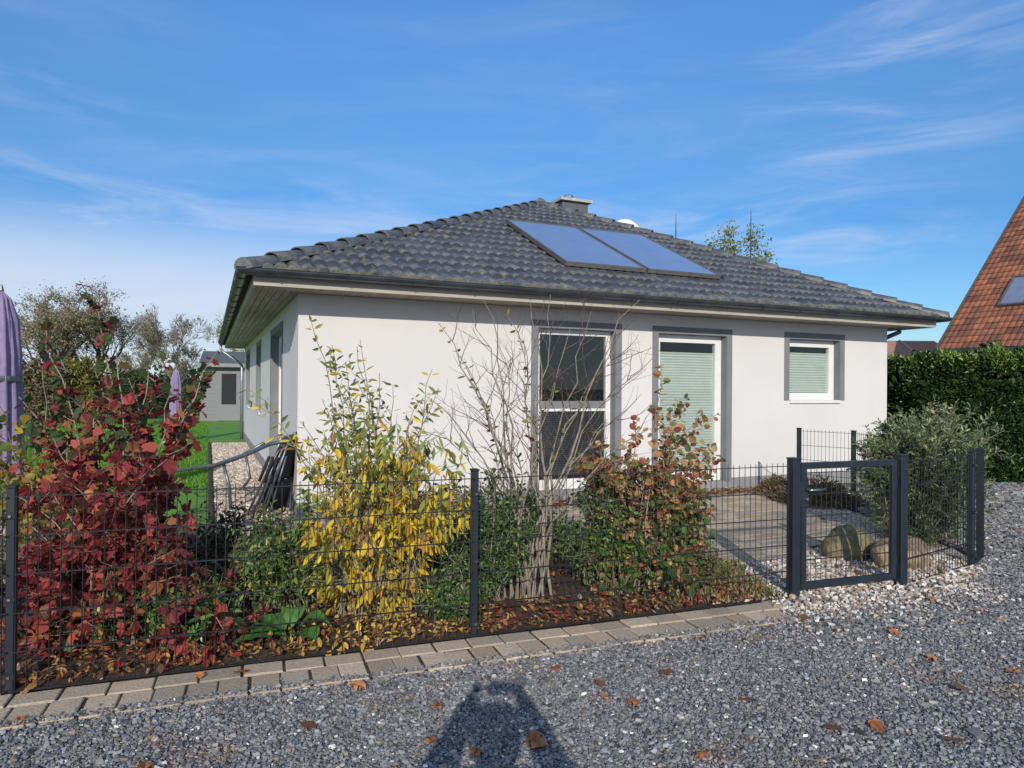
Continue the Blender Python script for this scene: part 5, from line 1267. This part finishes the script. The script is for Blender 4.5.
for i, (a, b, py, Y, cc, lab) in enumerate(((-60, 10, 352, 26, DG, 'dark green garden shrub at the far left edge'), (0, 62, 362, 27, BR, 'brownish garden shrub beneath the olive tree'), (52, 112, 360, 28, [(.20, .20, .04), (.12, .14, .03), (.28, .22, .05)], 'yellow green garden shrub beneath the half bare tree'), (100, 158, 372, 33, DG, 'dark garden shrub left of the small parasol'), (150, 196, 384, 38, BR, 'low brown garden shrub left of the shed'), (176, 212, 388, 36, DG, 'low dark garden shrub touching the shed'))):
    farshrub(a, b, py, Y, 100+i, lab, cc)
# distant wooded horizon
rg = np.random.default_rng(9); n = 16000; x_ = rg.uniform(-120, 150, n); y_ = rg.uniform(110, 125, n)
hh = 3.2+1.6*np.sin(x_*.11)+1.1*np.sin(x_*.31+1)+.8*np.sin(x_*.8)
P = np.stack([x_, y_, rg.uniform(0, 1, n)*hh], -1)
o = leaves('far_woodland', P, rg.normal(0, 1, (n, 3)), rg.uniform(.6, 1.4, n), 'oval', pal([(.07, .08, .05), (.10, .09, .055), (.05, .07, .04)], [1, 1, 1], n, rg), M['leaf'], None, up=.3, rng=rg); tag(o, kind='stuff')
# lawn blades in the part one sees between the shrub and the house
n = 52000; rg = np.random.default_rng(3); y_ = rg.uniform(10.5, 31.0, n); x_ = rg.uniform(-.76, -.38, n)*y_
P = np.stack([x_, y_, np.full(n, -.004)], -1); D = rg.normal(0, .5, (n, 3)); D[:, 2] = 1
lx = (x_-HX)*math.cos(TH)+(y_-HY)*math.sin(TH); k = lx < -1.0; P, D = P[k], D[k]; n = len(P)
tag(leaves('grass', P, D, rg.uniform(.04, .09, n), 'lance', pal([(.11, .30, .03), (.17, .40, .04), (.08, .22, .025), (.24, .38, .06)], [3, 3, 2, 1], n, rg), M['leaf'], up=.2, rng=rg), kind='stuff')

# ------------------------------------------------------------------ the photographer, whose shadow falls on the gravel
pr = empty('person', (-.02, -.42, 0)); pr.scale = (1.18, 1, .995); tag(pr, 'photographer in a dark jacket standing on the gravel, elbows out, holding up a phone', 'person')
J = {'pel': (0, 0, .93, .18, .13), 'wai': (0, 0, 1.08, .20, .14), 'che': (0, 0, 1.27, .22, .16), 'nb': (0, .0, 1.41, .14, .12), 'neck': (0, .01, 1.465, .052, .052), 'h1': (0, .03, 1.53, .07, .078), 'h2': (0, .03, 1.60, .08, .095), 'h3': (0, .02, 1.665, .065, .078),
     'hl': (-.10, 0, .86, .095, .1), 'kl': (-.13, .03, .48, .062, .065), 'al': (-.15, 0, .09, .042, .045), 'tl': (-.17, .14, .035, .04, .032),
     'hr': (.10, 0, .86, .095, .1), 'kr': (.13, .03, .48, .062, .065), 'ar': (.15, 0, .09, .042, .045), 'tr': (.17, .14, .035, .04, .032),
     'sl': (-.175, 0, 1.37, .10, .10), 'el': (-.27, .14, 1.21, .095, .085), 'wl': (-.145, .32, 1.50, .055, .05), 'pl': (-.105, .37, 1.59, .045, .035),
     'sr': (.175, 0, 1.37, .10, .10), 'er': (.27, .14, 1.21, .095, .085), 'wr': (.145, .32, 1.50, .055, .05), 'pr': (.105, .37, 1.59, .045, .035)}
K = list(J); ed = [('pel', 'wai'), ('wai', 'che'), ('che', 'nb'), ('nb', 'neck'), ('neck', 'h1'), ('h1', 'h2'), ('h2', 'h3'), ('pel', 'hl'), ('hl', 'kl'), ('kl', 'al'), ('al', 'tl'), ('pel', 'hr'), ('hr', 'kr'), ('kr', 'ar'), ('ar', 'tr'),
     ('che', 'sl'), ('sl', 'el'), ('el', 'wl'), ('wl', 'pl'), ('che', 'sr'), ('sr', 'er'), ('er', 'wr'), ('wr', 'pr')]
vs = [J[k][:3] for k in K]; rs = [J[k][3:] for k in K]; es = [(K.index(a), K.index(b)) for a, b in ed]
for sg, w0 in ((-1, 'pl'), (1, 'pr')):      # fingers and thumb closing on the phone edge
    b = Vector(J[w0][:3])
    for i in range(4):
        i0 = len(vs); z = (i-1.5)*.019
        vs += [tuple(b+Vector((0, .022, z+.01))), tuple(b+Vector((sg*.004, .055, z+.014))), tuple(b+Vector((-sg*.02, .072-abs(i-1.5)*.003, z+.014)))]; rs += [(.009, .009), (.0085, .0085), (.0075, .0075)]
        es += [(K.index(w0), i0), (i0, i0+1), (i0+1, i0+2)]
    i0 = len(vs); vs += [tuple(b+Vector((-sg*.02, .01, .03))), tuple(b+Vector((-sg*.035, .03, .042)))]; rs += [(.011, .011), (.009, .009)]; es += [(K.index(w0), i0), (i0, i0+1)]
me = bpy.data.meshes.new('body'); me.from_pydata(vs, es, []); me.update()
bo = link('body', me, pr); me.materials.append(mat('dark_jacket_cloth', (.03, .035, .05), (.02, .022, .03), .9, 20))
sk = bo.modifiers.new('skin', 'SKIN'); sk.use_smooth_shade = True
for i, q in enumerate(rs): me.skin_vertices[0].data[i].radius = q
me.skin_vertices[0].data[0].use_root = True
ss = bo.modifiers.new('sub', 'SUBSURF'); ss.levels = 1; ss.render_levels = 2
mb = MB(); prof = [(.03, 1.715), (.075, 1.70), (.098, 1.66), (.105, 1.60), (.10, 1.55), (.09, 1.50)]
mb.lathe(prof[::-1], 20, (0, 0, 0)); o = mb.build('hair', mat('brown_hair', (.06, .04, .025), None, .7, 40), pr, smooth=True); o.location = (0, -.005, 0)
ph = empty('phone', (0, -.03, 1.6178)); tag(ph, 'black phone held up in both hands of the photographer', 'phone')
mb = MB(); mb.box(-.078, -.004, -.037, .078, .004, .037); mb.build('case', M['sling'], ph, bevel=.002)
